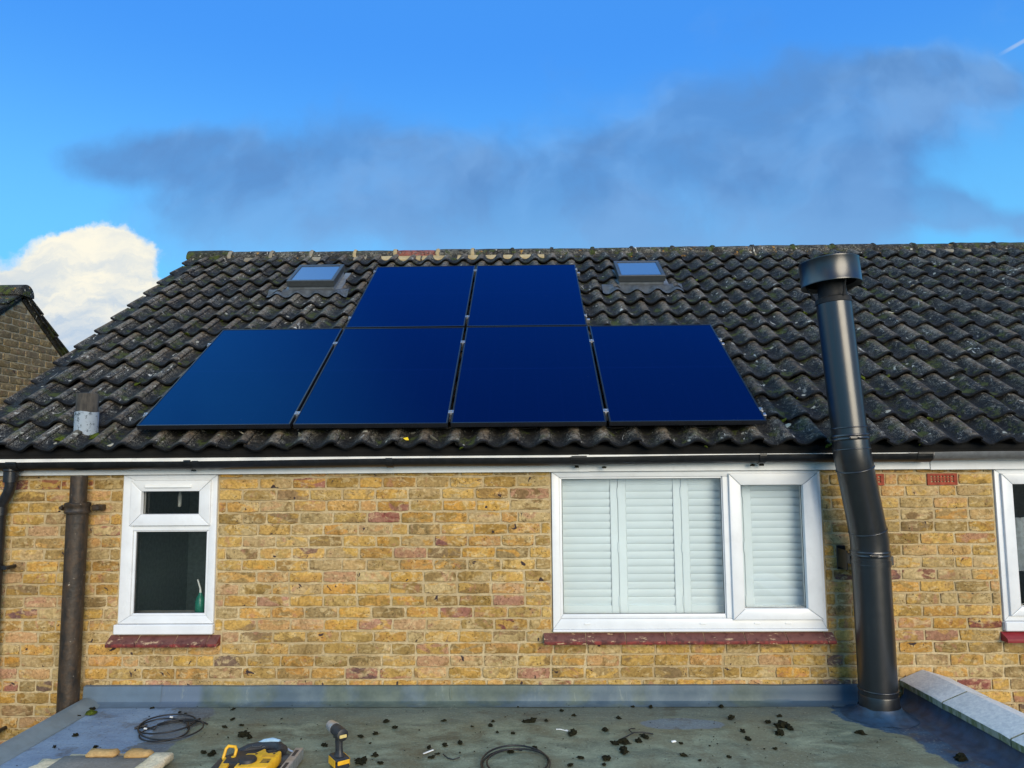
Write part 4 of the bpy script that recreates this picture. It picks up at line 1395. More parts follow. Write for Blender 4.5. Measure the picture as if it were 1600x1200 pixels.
# cement vent pipe through the tiles, left
t = empty('vent_pipe', (-3.085, 0.10, 1.78), 'stubby grey vent pipe with whitened lead collar poking through the tiles', 'vent pipe')
bm = bmesh.new(); lathe(bm, [(0.071, 0), (0.071, 0.300), (0.064, 0.302), (0.060, 0.296), (0.060, 0.10)], (-3.085, 0.10, 1.765), seg=28); obj('pipe', bm, M_cement_pipe, t, 40)
bm = bmesh.new(); rows = []
for j in range(7):
    row = []
    for k in range(28):
        a = 2 * math.pi * k / 28; r_ = 0.0765 + (0.010 if j == 0 else 0)
        x, y = -3.085 + r_ * math.cos(a), 0.10 + r_ * math.sin(a)
        # the base follows the slope of the roof, deeper on the right
        zb = 1.715 + (y - 0.10) * 0.66 + 0.05 * max(0, math.cos(a)); zt = 1.935 + 0.004 * math.sin(a * 3)
        row.append(bm.verts.new((x, y, zb + (zt - zb) * j / 6)))
    rows.append(row)
for a, b in zip(rows, rows[1:]):
    for k in range(28): bm.faces.new((a[k], a[(k + 1) % 28], b[(k + 1) % 28], b[k]))
bmesh.ops.solidify(bm, geom=bm.faces[:], thickness=-0.004)
obj('lead_collar', bm, M_white_lead, t, 50)
for i, (dx, dy, r_) in enumerate([(0.12, -0.03, 0.06), (-0.12, -0.05, 0.05), (0.20, 0.00, 0.05), (-0.06, -0.11, 0.035), (0.05, -0.10, 0.03)]):
    bm = lump('m', r_, i + 3, 0.5, 2); p = RP(-3.085 + dx, 0.085 + dy / CT, 0); bmesh.ops.translate(bm, verts=bm.verts, vec=(p.x, p.y + 0.06, 1.735 + dy * 0.66 + 0.035))
    obj('moss_cushion', bm, M_green_moss, t, 60)

# ------------------------------------------------------------------ stove flue
fl = empty('stove_flue', (2.168, -0.25, 0.02), 'tall black twin-wall stove flue with a drum cowl', 'flue')
P0, P1, P2, P3 = Vector((2.170, -0.25, 0.055)), Vector((2.165, -0.25, 1.075)), Vector((2.048, -0.335, 1.60)), Vector((2.000, -0.290, 2.570))
up = (P3 - P2).normalized(); dg = (P2 - P1).normalized(); lo = (P1 - P0).normalized()


def ring_tube(a, b, r, name, ends=None, seg=44):
    bm = bmesh.new(); tube(bm, [a, b], r, seg); return obj(name, bm, M_flue, fl, 40)


ring_tube(P0, P0 + lo * 0.93, 0.1125, 'lower_pipe')
# mitred elbow: lower knee, inclined piece, upper knee
bm = bmesh.new(); tube(bm, [P0 + lo * 0.93, P1 - lo * 0.01, P1 + dg * 0.055], [0.1125, 0.1135, 0.1125], 44); obj('elbow', bm, M_flue, fl, 40)
bm = bmesh.new(); tube(bm, [P1 + dg * 0.056, P2 - dg * 0.085], [0.111, 0.1095], 44); obj('inclined_pipe', bm, M_flue, fl, 40)
bm = bmesh.new(); tube(bm, [P2 - dg * 0.085, P2, P2 + up * 0.10], [0.1105, 0.1110, 0.1085], 44); obj('elbow', bm, M_flue, fl, 40)
ring_tube(P2 + up * 0.101, P3, 0.1060, 'upper_pipe')
for base, d, h, r in ((P2 + up * 0.085, up, 0.040, 0.1125), (P0 + lo * 0.905, lo, 0.040, 0.1175)):
    bm = bmesh.new(); lathe(bm, [(r - 0.006, 0), (r, 0.002), (r + 0.0025, 0.010), (r, 0.014), (r, h - 0.014), (r + 0.0025, h - 0.010), (r, h - 0.002), (r - 0.006, h)], base, d, 44)
    s_, u_ = frame_of(d); q = base + d * h / 2 + Vector((-0.25, -0.97, 0)).normalized() * (r + 0.004)
    box(bm, q.x - 0.022, q.x + 0.022, q.y - 0.008, q.y + 0.006, q.z - 0.008, q.z + 0.008, 0.002)
    tube(bm, [q + Vector((-0.030, -0.004, 0)), q + Vector((0.034, -0.004, 0))], 0.0035, 8)
    obj('locking_band', bm, M_flue, fl, 40)
for base, d, r in ((P1 + dg * 0.05, dg, 0.1135), (P2 - dg * 0.09, dg, 0.1130), (P2 + up * 0.165, up, 0.1075), (P0 + lo * 0.86, lo, 0.1140), (P2 + up * 0.03, up, 0.1105), (P0 + lo * 0.10, lo, 0.1150)):
    bm = bmesh.new(); lathe(bm, [(r - 0.003, -0.005), (r + 0.0015, -0.003), (r + 0.0025, 0.0), (r + 0.0015, 0.003), (r - 0.003, 0.005)], base, d, 44); obj('rolled_seam', bm, M_flue, fl, 60)
bm = bmesh.new(); lathe(bm, [(0.1165, 0), (0.1165, 0.085), (0.1150, 0.090), (0.112, 0.090)], P0 - lo * 0.02, lo, 44); obj('base_collar', bm, M_flue, fl, 40)
# cowl: neck, stays and open drum
bm = bmesh.new(); lathe(bm, [(0.104, -0.004), (0.1095, 0.0), (0.1095, 0.030), (0.102, 0.036), (0.088, 0.042), (0.086, 0.20)], P3 - up * 0.002, up, 44); obj('cowl_neck', bm, M_flue_in, fl, 40)
bm = bmesh.new(); lathe(bm, [(0.150, 0.020), (0.177, 0.002), (0.184, 0.0), (0.185, 0.006), (0.183, 0.010), (0.183, 0.150), (0.185, 0.154), (0.1845, 0.160), (0.179, 0.162), (0.115, 0.172), (0, 0.176)], P3 + up * 0.118, up, 64)
lathe(bm, [(0.150, 0.020), (0.150, 0.14), (0.0, 0.145)], P3 + up * 0.118, up, 48, mi=1)
obj('cowl_drum', bm, [M_flue, M_flue_in], fl, 40)
for k in range(3):
    a = R(40 + 120 * k); v = Vector((math.cos(a), math.sin(a), 0))
    bm = bmesh.new(); tube(bm, [P3 + up * 0.03 + v * 0.108, P3 + up * 0.145 + v * 0.160], 0.006, 8); obj('cowl_stay', bm, M_flue_in, fl)
# wall bracket
bm = bmesh.new()
box(bm, 2.055, 2.115, -0.012, -0.004, 0.845, 1.000, 0.002); box(bm, 2.057, 2.062, -0.16, -0.0125, 0.862, 0.985, 0.001); box(bm, 2.057, 2.085, -0.205, -0.161, 0.905, 0.970, 0.002)
lathe(bm, [(0.112, 0), (0.1165, 0.001), (0.1165, 0.034), (0.112, 0.035)], (2.167, -0.25, 0.905), (0, 0, 1), 44)
box(bm, 2.274, 2.305, -0.262, -0.222, 0.905, 0.960, 0.002); box(bm, 2.270, 2.276, -0.255, -0.013, 0.862, 0.985, 0.001); box(bm, 2.225, 2.285, -0.012, -0.004, 0.845, 1.000, 0.002)
obj('wall_bracket', bm, M_flue, fl, 30)
# resin skirt where the flue goes through the deck
bm = bmesh.new(); lathe(bm, [(0.225, 0.001), (0.175, 0.010), (0.140, 0.026), (0.124, 0.050), (0.119, 0.058)], (2.17, -0.25, 0), (0, 0, 1), 40)
for v in bm.verts:
    v.co += Vector((1, 1, 0.4)) * 0.012 * noise.noise(v.co * 11)
    if v.co.y > -0.035: v.co.y = -0.035
obj('resin_skirt', bm, M_blue_resin, fl, 60)

# ------------------------------------------------------------------ flat-roofed extension
ext = empty('flat_roof_extension', (-0.2, -2.0, GZ), 'flat-roofed rear extension covered in worn grey fibreglass', 'extension')
bm = bmesh.new()
nx, ny = 90, 60
X0, X1, Y0, Y1 = -2.80, 2.43, -4.2, -0.012
vs = [[bm.verts.new((X0 + (X1 - X0) * i / nx, Y0 + (Y1 - Y0) * j / ny, 0.004 * noise.noise(Vector((i * 0.11, j * 0.12, 0))) + 0.0016 * noise.noise(Vector((i * 0.5, j * 0.5, 2))))) for i in range(nx + 1)] for j in range(ny + 1)]
for j in range(ny):
    for i in range(nx): bm.faces.new((vs[j][i], vs[j][i + 1], vs[j + 1][i + 1], vs[j + 1][i]))
obj('roof_deck', bm, M_deck, ext, 60)
bm = bmesh.new(); box(bm, -2.88, 2.70, -4.15, -0.02, -0.25, -0.02); box(bm, -2.86, 2.68, -4.1, -0.02, GZ, -0.2505)
obj('extension_wall', bm, M_mortar, ext)
# upstand against the house wall with a cove at its foot
def upstand(name, x0, x1, ztop, y, mat, wav=0.003, label=None):
    bm = bmesh.new(); cols = []
    n = max(6, int((x1 - x0) / 0.06))
    for i in range(n + 1):
        x = x0 + (x1 - x0) * i / n; w_ = wav * noise.noise(Vector((x * 4, 0, 1)))
        col = [(y - 0.085, 0.003), (y - 0.030, 0.006 + w_), (y - 0.010, 0.016), (y - 0.003, 0.034), (y, 0.06), (y + 0.002, ztop - 0.006 + w_), (y + 0.005, ztop + w_), (-0.003, ztop + 0.002 + w_)]
        cols.append([bm.verts.new((x, a, b)) for a, b in col])
    for a, b in zip(cols, cols[1:]):
        for j in range(len(a) - 1): bm.faces.new((a[j], b[j], b[j + 1], a[j + 1]))
    bmesh.ops.recalc_face_normals(bm, faces=bm.faces)
    o = obj(name, bm, mat, ext, 40)
    if label: o['label'] = label
upstand('wall_upstand', -2.425, 2.40, 0.107, -0.030, M_upstand, 0.004)
upstand('wall_flashing', -2.935, -2.415, 0.110, -0.036, M_upstand_lead, 0.0015, 'smooth blue grey flashing')
bm = bmesh.new(); prism(bm, [(-0.0345, 0.0185), (-0.0385, 0.030), (-0.0375, 0.062), (-0.0335, 0.106), (-0.0325, 0.106), (-0.034, 0.062)], 'x', -0.510, -0.500); obj('lap_joint', bm, M_upstand, ext)
# left edge trim
bm = bmesh.new(); prism(bm, [(-2.93, -0.16), (-2.93, 0.030), (-2.922, 0.040), (-2.885, 0.042), (-2.868, 0.034), (-2.820, 0.008), (-2.785, 0.0035), (-2.785, -0.012), (-2.915, -0.012), (-2.915, -0.16)], 'y', -4.15, -0.040)
obj('edge_trim', bm, M_kerb, ext, 40)
# right side: cove and resin up the inner face of the parapet
def PXX(y):
    return 2.425 - 0.062 * y
bm = bmesh.new(); cols = []
for i in range(50):
    y = -0.032 - 4.1 * i / 49; x = PXX(y) + 0.012; w_ = 0.008 * noise.noise(Vector((y * 5, 1, 1)))
    cols.append([bm.verts.new(p) for p in ((x - 0.19 + w_, y, -0.006), (x - 0.08, y, 0.008), (x - 0.03, y, 0.028), (x - 0.008, y, 0.055), (x, y, 0.10), (x + 0.002, y, 0.125))])
for a, b in zip(cols, cols[1:]):
    for j in range(5): bm.faces.new((a[j], b[j], b[j + 1], a[j + 1]))
bmesh.ops.recalc_face_normals(bm, faces=bm.faces)
obj('resin_cove', bm, M_blue_resin, ext, 60)

par = empty('parapet_wall', (2.58, -2.0, GZ), 'low parapet wall with sloping concrete coping stones beside the flue', 'parapet')
bm = bmesh.new(); prism(bm, [(2.440, -0.005), (2.71, -0.005), (2.95, -4.1), (2.695, -4.1)], 'z', GZ, 0.095); obj('parapet_core', bm, M_mortar, par)
ends = [(-0.006, -0.437), (-0.449, -0.997), (-1.009, -1.60), (-1.606, -2.2), (-2.206, -2.8), (-2.806, -3.4), (-3.406, -4.0)]
for k, (ya, yb) in enumerate(ends):
    bm = bmesh.new()
    def sec(y):
        x = PXX(y)
        return [(x + 0.010, y, 0.098), (x, y, 0.100), (x - 0.002, y, 0.136), (x + 0.006, y, 0.143), (x + 0.150, y, 0.202), (x + 0.290, y, 0.160), (x + 0.300, y, 0.152), (x + 0.300, y, 0.100)]
    ny = 8; secs = []
    for i in range(ny + 1):
        y = ya + (yb - ya) * i / ny
        s_ = sec(y)
        e_ = 0.003 if i in (0, ny) else 0.0
        secs.append([bm.verts.new((p[0] + 0.0022 * noise.noise(Vector((p[0] * 9, y * 14, k))), p[1], p[2] - e_ + 0.0025 * noise.noise(Vector((p[0] * 11, y * 9, k + 3))))) for p in s_])
    m = len(secs[0])
    for a, b in zip(secs, secs[1:]):
        for j in range(m): bm.faces.new((a[j], a[(j + 1) % m], b[(j + 1) % m], b[j]))
    bm.faces.new(secs[0]); bm.faces.new(secs[-1][::-1])
    bmesh.ops.recalc_face_normals(bm, faces=bm.faces)
    obj('coping_stone', bm, M_coping, par, 20)
bm = bmesh.new()
for (y, _) in ends[1:]:
    y = y + 0.003; x = PXX(y)
    prism(bm, [(x + 0.004, 0.100), (x + 0.003, 0.133), (x + 0.150, 0.196), (x + 0.295, 0.152), (x + 0.295, 0.100)], 'y', y - 0.0058, y + 0.0058)
obj('coping_joint', bm, M_bedding, par)

# ------------------------------------------------------------------ solar panels
PWd, PHt, GXX, GYY = 1.05, 1.632, 0.020, 0.018
ROOFM = Euler((TH, 0, 0))


def make_panel():
    root = bpy.data.objects.new('solar_panel', None); COL.objects.link(root); root.rotation_euler = ROOFM; WLOC[root] = (0, 0, 0)
    bm = bmesh.new(); w, dpt = 0.011, 0.033
    bars(bm, 0, PWd, 0, PHt, w, w, w, w, 0, dpt, 0.0012, 0.0003)
    bm.transform(Matrix(((1, 0, 0, 0), (0, 0, 1, 0), (0, -1, 0, 0), (0, 0, 0, 1))))
    o = obj('frame', bm, M_frame_black, root, 30, local=True)
    bm = bmesh.new(); box(bm, w - 0.001, PWd - w + 0.001, w - 0.001, PHt - w + 0.001, -0.008, -0.0025)
    obj('cell_glass', bm, M_panel, root, None, local=True)
    bm = bmesh.new(); box(bm, PWd / 2 - 0.06, PWd / 2 + 0.06, PHt - 0.25, PHt - 0.17, -0.028, -0.0085, 0.003)
    obj('junction_box', bm, M_gutter, root, None, local=True)
    return root


def copy_tree(root):
    r = root.copy(); COL.objects.link(r)
    for ch in root.children:
        c = ch.copy(); COL.objects.link(c); c.parent = r
    return r


XP0 = -2.6443
spots = [(XP0 + i * (PWd + GXX), 0.0) for i in range(4)] + [(XP0 + 1.0703 + i * (PWd + GXX), PHt + GYY) for i in range(2)]
plabels = ['solar panel at the left end of the lower row, nearest the vent pipe', 'second solar panel from the left in the lower row above the bare brickwork',
           'third solar panel from the left in the lower row, directly above the wide window', 'solar panel at the right end of the lower row, nearest the black flue',
           'left-hand solar panel of the upper row, beside the left roof window', 'right-hand solar panel of the upper row, beside the right roof window']
proto = make_panel()
for i, (x, v) in enumerate(spots):
    o = proto if i == 0 else copy_tree(proto)
    o.location = RP(x, v, 0); o.rotation_euler = (TH + rnd.uniform(-0.0015, 0.0015), rnd.uniform(-0.0018, 0.0018), rnd.uniform(-0.0012, 0.0012))
    tag(o, 'black ' + plabels[i] if i else 'black ' + plabels[i], 'solar panel', 'all-black solar panels on the tiled roof')


def roof_box(bm, a, b, c, d, n0, n1, bev=0.0):
    b0 = box(bmesh.new(), a, b, c, d, n0, n1, bev)
    b0.transform(Matrix(((1, 0, 0, 0), (0, CT, -ST, -0.06), (0, ST, CT, 1.83), (0, 0, 0, 1))))
    me = bpy.data.meshes.new('t'); b0.to_mesh(me); b0.free(); bm.from_mesh(me); bpy.data.meshes.remove(me); return bm


rails = [(0.150, -2.66, 1.66, 'lowest silver rail under the bottom row of panels'), (1.315, -2.66, 1.66, 'second silver rail under the bottom row of panels'),
         (1.865, -1.60, 0.59, 'lower silver rail under the upper pair of panels'), (3.130, -1.60, 0.59, 'topmost silver rail under the upper pair of panels')]
for (v, xa, xb, lab) in rails:
    t = empty('mounting_rail', RP((xa + xb) / 2, v, -0.07), lab, 'mounting rail', 'aluminium rails holding the solar panels')
    bm = bmesh.new(); roof_box(bm, xa, xb, v - 0.018, v + 0.018, -0.072, -0.036, 0.002); obj('rail', bm, M_alu, t)
    row = [s for s in spots if (s[1] < 0.5) == (v < 1.6)]
    gaps = [s[0] - GXX / 2 for s in row[1:]]
    for gx in gaps:
        bm = bmesh.new(); roof_box(bm, gx - 0.0085, gx + 0.0085, v - 0.022, v + 0.022, -0.034, -0.004, 0.001); roof_box(bm, gx - 0.018, gx + 0.018, v - 0.020, v + 0.020, 0.0006, 0.0036, 0.001)
        p = RP(gx, v, 0.0036); lathe(bm, [(0.0062, 0), (0.0062, 0.006), (0.004, 0.008), (0, 0.008)], p, RP(0, 0, 1) - RP(0, 0, 0), 12)
        obj('mid_clamp', bm, M_alu, t, 30)
    for ex, sgn in ((row[0][0], -1), (row[-1][0] + PWd, 1)):
        bm = bmesh.new(); roof_box(bm, min(ex + sgn * 0.002, ex + sgn * 0.016), max(ex + sgn * 0.002, ex + sgn * 0.016), v - 0.022, v + 0.022, -0.035, -0.002, 0.002)
        roof_box(bm, min(ex - sgn * 0.008, ex + sgn * 0.014), max(ex - sgn * 0.008, ex + sgn * 0.014), v - 0.020, v + 0.020, 0.0006, 0.0036, 0.001)
        p = RP(ex + sgn * 0.008, v, 0.0036); lathe(bm, [(0.0062, 0), (0.0062, 0.006), (0.004, 0.008), (0, 0.008)], p, RP(0, 0, 1) - RP(0, 0, 0), 12)
        obj('end_clamp', bm, M_alu, t, 30)
    for i in range(5):
        x = xa + 0.2 + (xb - xa - 0.4) * i / 4
        bm = bmesh.new(); roof_box(bm, x - 0.018, x + 0.018, v + 0.019, v + 0.16, -0.074, -0.066); roof_box(bm, x - 0.018, x + 0.018, v + 0.154, v + 0.160, -0.13, -0.0745); obj('roof_hook', bm, M_alu, t)
# black cable sagging below the panels
bm = bmesh.new()
pts = [RP(-2.4 + 4.0 * i / 40, 0.10 + 0.02 * math.sin(i), -0.085 - 0.02 * abs(math.sin(i * 0.55))) for i in range(41)]
tube(bm, pts, 0.004, 6)
tag(obj('string_cable', bm, M_rubber, None, 60), 'thin black cable sagging under the lower edge of the panels', 'cable')
# pale crusts of lichen and a dab of mortar on the tiles
for i, (X, V, a, b) in enumerate([(-3.22, -0.055, 0.042, 0.030), (-2.80, -0.075, 0.028, 0.022), (-1.93, 0.02, 0.022, 0.05), (-1.52, -0.03, 0.016, 0.045), (-2.66, 1.30, 0.03, 0.02), (1.79, 0.10, 0.035, 0.05), (3.35, 2.05, 0.03, 0.022), (4.3, 1.2, 0.03, 0.02), (2.9, 1.25, 0.022, 0.03), (-0.62, -0.045, 0.02, 0.05), (3.9, 2.75, 0.035, 0.02)]):
    bm = lump('m', 1.0, i + 40, 0.9, 2, 0.8)
    o = obj('lichen_crust', bm, M_crust, roof, 60)
    o.location = RP(X, V, wave_n(X) + 0.022 - 0.108 * ((V - TV0) % GA) * 0.9 + 0.006); o.scale = (a, b, 0.007); o.rotation_euler = (TH, 0, i)
# yellow tag on the tiles
bm = bmesh.new(); b0 = box(bmesh.new(), -0.022, 0.022, -0.013, 0.013, 0, 0.003, 0.001)
b0.transform(Matrix.Translation(RP(-0.815, -0.035, -0.105)) @ Euler((TH + 0.35, -0.2, 0.4)).to_matrix().to_4x4())
me = bpy.data.meshes.new('t'); b0.to_mesh(me); b0.free(); bm.from_mesh(me); bpy.data.meshes.remove(me)
lp = [RP(-0.84, -0.045, -0.104) + Vector((-0.022 + 0.022 * math.cos(a), 0.0, 0.012 * math.sin(a))) for a in [i * 2 * math.pi / 12 for i in range(13)]]
tube(bm, lp, 0.0018, 6, False)
tag(obj('cable_tag', bm, M_yellow_tag, None), 'small yellow plastic tag dropped on the eaves tiles below the panels', 'tag')
# tufts of moss sitting in the tile troughs
rr = random.Random(3)
mm = [mesh_from(lump('m', 1.0, s, 0.55, 2), 'moss_tuft', M_green_moss, 60) for s in range(4)]
n = 0
for (X, V) in [(-0.58, -0.04), (1.15, -0.02), (1.72, 0.35), (1.98, 0.62), (2.6, 0.9), (3.1, 0.3), (3.4, 1.5), (2.8, 1.9), (3.7, 2.6), (1.75, 1.9), (2.1, 2.5), (-1.9, 2.05), (-2.75, 1.9), (-2.65, 0.92), (-2.45, 0.88),
               *[(rr.uniform(1.7, 5.6), rr.uniform(0.1, 3.9)) for _ in range(60)], *[(rr.uniform(-3.7, -1.7), rr.uniform(0.3, 3.8)) for _ in range(14)], (4.1, 0.9), (4.4, 2.0), (2.3, 3.3), (3.0, 3.5), (4.2, 3.3), (1.7, 3.6), (1.1, 3.7), (3.9, 3.8), (-3.75, 3.93), (2.55, 0.02), (2.0, 0.0)]:
    k = rr.uniform(0.010, 0.030)
    Xc = -1.69 + round((X + 1.69) / PW_) * PW_ + 0.055
    o = bpy.data.objects.new('moss_tuft', mm[n % 4]); link(o, roof); n += 1
    kk = math.floor((V - TV0) / GA); Vn = TV0 + kk * GA + rr.uniform(-0.03, 0.0) + (0.02)
    o.location = RP(Xc, Vn, wave_n(Xc) + 0.006); o.scale = (k, k * 1.3, k); o.rotation_euler = (TH, 0, rr.uniform(0, 6))

# ------------------------------------------------------------------ neighbour's house on the left
nb = empty('neighbour_house', (-7.5, 2.7, GZ), 'weathered grey-brown brick gable of the neighbouring house behind the left verge', 'house')
NX = -5.45
AY, AZ, SL2 = 2.70, 3.36, 0.722
bm = bmesh.new(); prism(bm, [(AY - 3.6, GZ), (AY + 3.6, GZ), (AY + 3.6, AZ - 3.6 * SL2), (AY, AZ), (AY - 3.6, AZ - 3.6 * SL2)], 'x', NX - 0.22, NX - 0.0065)
box(bm, NX - 6, NX - 0.222, AY - 3.6, AY - 3.4, GZ, AZ - 3.6 * SL2); box(bm, NX - 6, NX - 0.222, AY + 3.4, AY + 3.6, GZ, AZ - 3.6 * SL2)
gw = obj('gable_wall', bm, M_mortar_grey, nb)
gbr = []
rr = random.Random(31)
for k in range(30):
    zc = AZ - 0.055 - k * CH
    half = (AZ - zc - BH / 2) / SL2 - 0.02
    if half < 0.05: continue
    half = min(half, 1.25)
    ph = (k % 2) * SL / 2
    i = math.floor((-half - ph) / SL)
    while i * SL + ph < half:
        a = max(-half, i * SL + ph); b = min(half, (i + 1) * SL + ph); i += 1
        if b - a > 0.06: gbr.append((AY + (a + b) / 2, zc + rr.uniform(-0.003, 0.003), b - a - 0.0095))
gmesh = []
for me in stretchers:
    m2 = me.copy(); m2.materials.clear(); m2.materials.append(M_brick_grey); gmesh.append(m2)
gvis = [q for q in gbr if q[0] > 2.1 and q[1] > 1.9]
ghid = [q for q in gbr if not (q[0] > 2.1 and q[1] > 1.9)]
for (yc, zc, L) in gvis[:290]:
    o = bpy.data.objects.new('brick', rr.choice(gmesh)); link(o, gw)
    o.location = (NX + rr.uniform(-0.002, 0.003), yc, zc); o.rotation_euler = (rr.uniform(-0.01, 0.01), 0, math.pi / 2); o.scale = (L / (SL - 0.0095), 1, 1)
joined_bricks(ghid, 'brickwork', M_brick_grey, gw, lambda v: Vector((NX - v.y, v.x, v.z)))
# roof of the neighbour: two slopes of plain tiles with verge undercloak and a ridge tile
ang = math.atan(SL2)
for side, nm in ((1, 'back_slope'), (-1, 'front_slope')):
    bm = bmesh.new()
    for r_ in range(13):
        d0 = r_ * 0.34; d1 = d0 + 0.36
        def q(d, n): return (AY + side * (d * math.cos(ang) + n * math.sin(ang)), AZ + 0.055 - d * math.sin(ang) + n * math.cos(ang))
        a = q(d0, 0.004); b = q(d1, 0.030); c = q(d1, 0.012); e = q(d0, -0.014)
        prism(bm, [a, b, c, e], 'x', NX - 6, NX + 0.055 + rr.uniform(-0.008, 0.008))
    nr = obj(nm, bm, M_tile_ridge, nb)
    bm = bmesh.new()
    prism(bm, [q(0.0, -0.016), q(4.3, -0.016), q(4.3, -0.034), q(0.0, -0.034)], 'x', NX - 0.15, NX + 0.040); obj('undercloak', bm, M_tile, nb)
    bm = bmesh.new()
    prism(bm, [q(0.02, -0.036), q(4.3, -0.036), q(4.3, -0.075), q(0.02, -0.075)], 'x', NX - 0.10, NX + 0.012); obj('verge_mortar', bm, M_tile, nb)
bm = bmesh.new()
for i in range(5):
    xa = NX + 0.065 - i * 0.46
    rows = []
    for x in (xa, xa - 0.006, xa - 0.45):
        rows.append([bm.verts.new((x, AY - (0.120 - (0.01 if x == xa else 0)) * math.cos(R(-5) + R(190) * k / 14), AZ + 0.010 + (0.120 - (0.01 if x == xa else 0)) * math.sin(R(-5) + R(190) * k / 14))) for k in range(15)])
    for a, b in zip(rows, rows[1:]):
        for k in range(14): bm.faces.new((a[k], a[k + 1], b[k + 1], b[k]))
    bm.faces.new(rows[0][::-1])
bmesh.ops.recalc_face_normals(bm, faces=bm.faces)
obj('ridge_tile', bm, M_tile_ridge, nb, 50)

# ------------------------------------------------------------------ things lying on the flat roof
def coil(name, cx, cy, loops, r, seed, label, tail=None, ecc=1.0, rot=0.0, loose=0.05):
    rr2 = random.Random(seed); pts = []
    N = 40
    tot = int(loops * N)
    for i in range(tot + 1):
        a = 2 * math.pi * i / N + 1.2; lp_ = i / N
        rad = r * (1 + 0.12 * math.sin(lp_ * 2.3 + seed) + 0.04 * math.sin(a * 2 + seed))
        ox = loose * r * math.sin(lp_ * 1.7 + seed) * 2; oy = loose * r * math.cos(lp_ * 2.3 + seed) * 2
        x, y = rad * math.cos(a), rad * ecc * math.sin(a)
        x, y = x * math.cos(rot) - y * math.sin(rot), x * math.sin(rot) + y * math.cos(rot)
        z = 0.008 + 0.0062 * (lp_ % loops) + 0.004 * math.sin(a * 1.5 + lp_)
        pts.append((cx + x + ox, cy + y + oy, z))
    if tail:
        for k in range(1, 9):
            t_ = k / 8; x0, y0, z0 = pts[-1] if k == 1 else pts[-1]
            pts.append((pts[-1][0] + tail[0] / 8, pts[-1][1] + tail[1] / 8 + 0.004 * math.sin(k), max(0.007, z0 - 0.003)))
    t = empty(name, (cx, cy, 0.004), label, 'cable')
    bm = bmesh.new(); tube(bm, pts, 0.0048, 8); obj('cable_run', bm, M_rubber, t, 60)
    return t, pts


t, pts = coil('cable_coil', -2.125, -0.50, 3.35, 0.165, 2, 'black cable coil on the blue-grey left end of the flat roof', tail=(-0.10, 0.03), ecc=0.95, rot=R(-35), loose=0.17)
for (ang_, pt) in ((0.5, pts[-1]), (2.0, pts[40]), (1.2, pts[78])):
    bm = bmesh.new(); p = Vector(pt); d = Vector((math.cos(ang_), math.sin(ang_), 0.1)); tube(bm, [p - d * 0.035, p - d * 0.012, p + d * 0.012, p + d * 0.035], [0.007, 0.010, 0.008, 0.006], 10); obj('plug_connector', bm, M_rubber, t, 40)
for i in (15, 47):
    p = Vector(pts[i]); bm = bmesh.new(); tube(bm, [p + Vector((-0.008, 0.003, 0.008)), p + Vector((0.008, -0.003, 0.009))], [0.0055, 0.005], 8); obj('white_tie', bm, M_white_plastic, t)
coil('cable_coil', -0.075, -0.99, 2.7, 0.172, 5, 'black cable coil at the front middle of the flat roof', ecc=1.1)


def strand(name, pts, r, mat, label, cat):
    bm = bmesh.new(); tube(bm, pts, r, 8); return tag(obj(name, bm, mat, None, 60), label, cat)


strand('cable_offcut', [(-0.46, -0.86, 0.006), (-0.455, -0.89, 0.016), (-0.43, -0.915, 0.008), (-0.40, -0.93, 0.006), (-0.365, -0.915, 0.012)], 0.0035, M_rubber, 'short bent black cable offcut left of the front cable coil', 'cable offcut')
strand('cable_offcut', [(0.515, -0.66, 0.006), (0.56, -0.62, 0.008), (0.61, -0.575, 0.014), (0.66, -0.56, 0.010), (0.72, -0.575, 0.006)], 0.0035, M_rubber, 'curved black cable offcut beside the long moss lump right of centre', 'cable offcut')
strand('cable_offcut', [(0.60, -0.575, 0.012), (0.585, -0.545, 0.018), (0.60, -0.505, 0.010), (0.63, -0.49, 0.006)], 0.003, M_rubber, 'tiny hooked wire offcut crossing the curved cable offcut', 'cable offcut')
strand('cable_tie', [(0.165, -0.50, 0.005), (0.19, -0.512, 0.009), (0.215, -0.522, 0.006), (0.228, -0.53, 0.005), (0.235, -0.522, 0.006), (0.22, -0.516, 0.006)], 0.003, M_white_plastic, 'thin white cable tie next to the biggest moss lump in the middle', 'cable tie')
bm = bmesh.new(); b0 = box(bmesh.new(), -0.036, 0.036, -0.005, 0.005, 0.003, 0.007, 0.001); b0.transform(Matrix.Translation((-0.545, -0.825, 0.0)) @ Matrix.Rotation(R(48), 4, 'Z'))
me = bpy.data.meshes.new('t'); b0.to_mesh(me); b0.free(); bm.from_mesh(me); bpy.data.meshes.remove(me)
tag(obj('plastic_strip', bm, M_white_plastic), 'short white plastic strip lying right of the drill', 'plastic strip')
bm = bmesh.new(); b0 = box(bmesh.new(), -0.014, 0.014, -0.008, 0.008, 0.003, 0.012, 0.003); b0.transform(Matrix.Translation((0.815, -0.69, 0.0)) @ Matrix.Rotation(R(20), 4, 'Z'))
me = bpy.data.meshes.new('t'); b0.to_mesh(me); b0.free(); bm.from_mesh(me); bpy.data.meshes.remove(me)
tag(obj('white_chip', bm, M_white_plastic), 'small white plastic chip on the right half of the flat roof', 'chip')

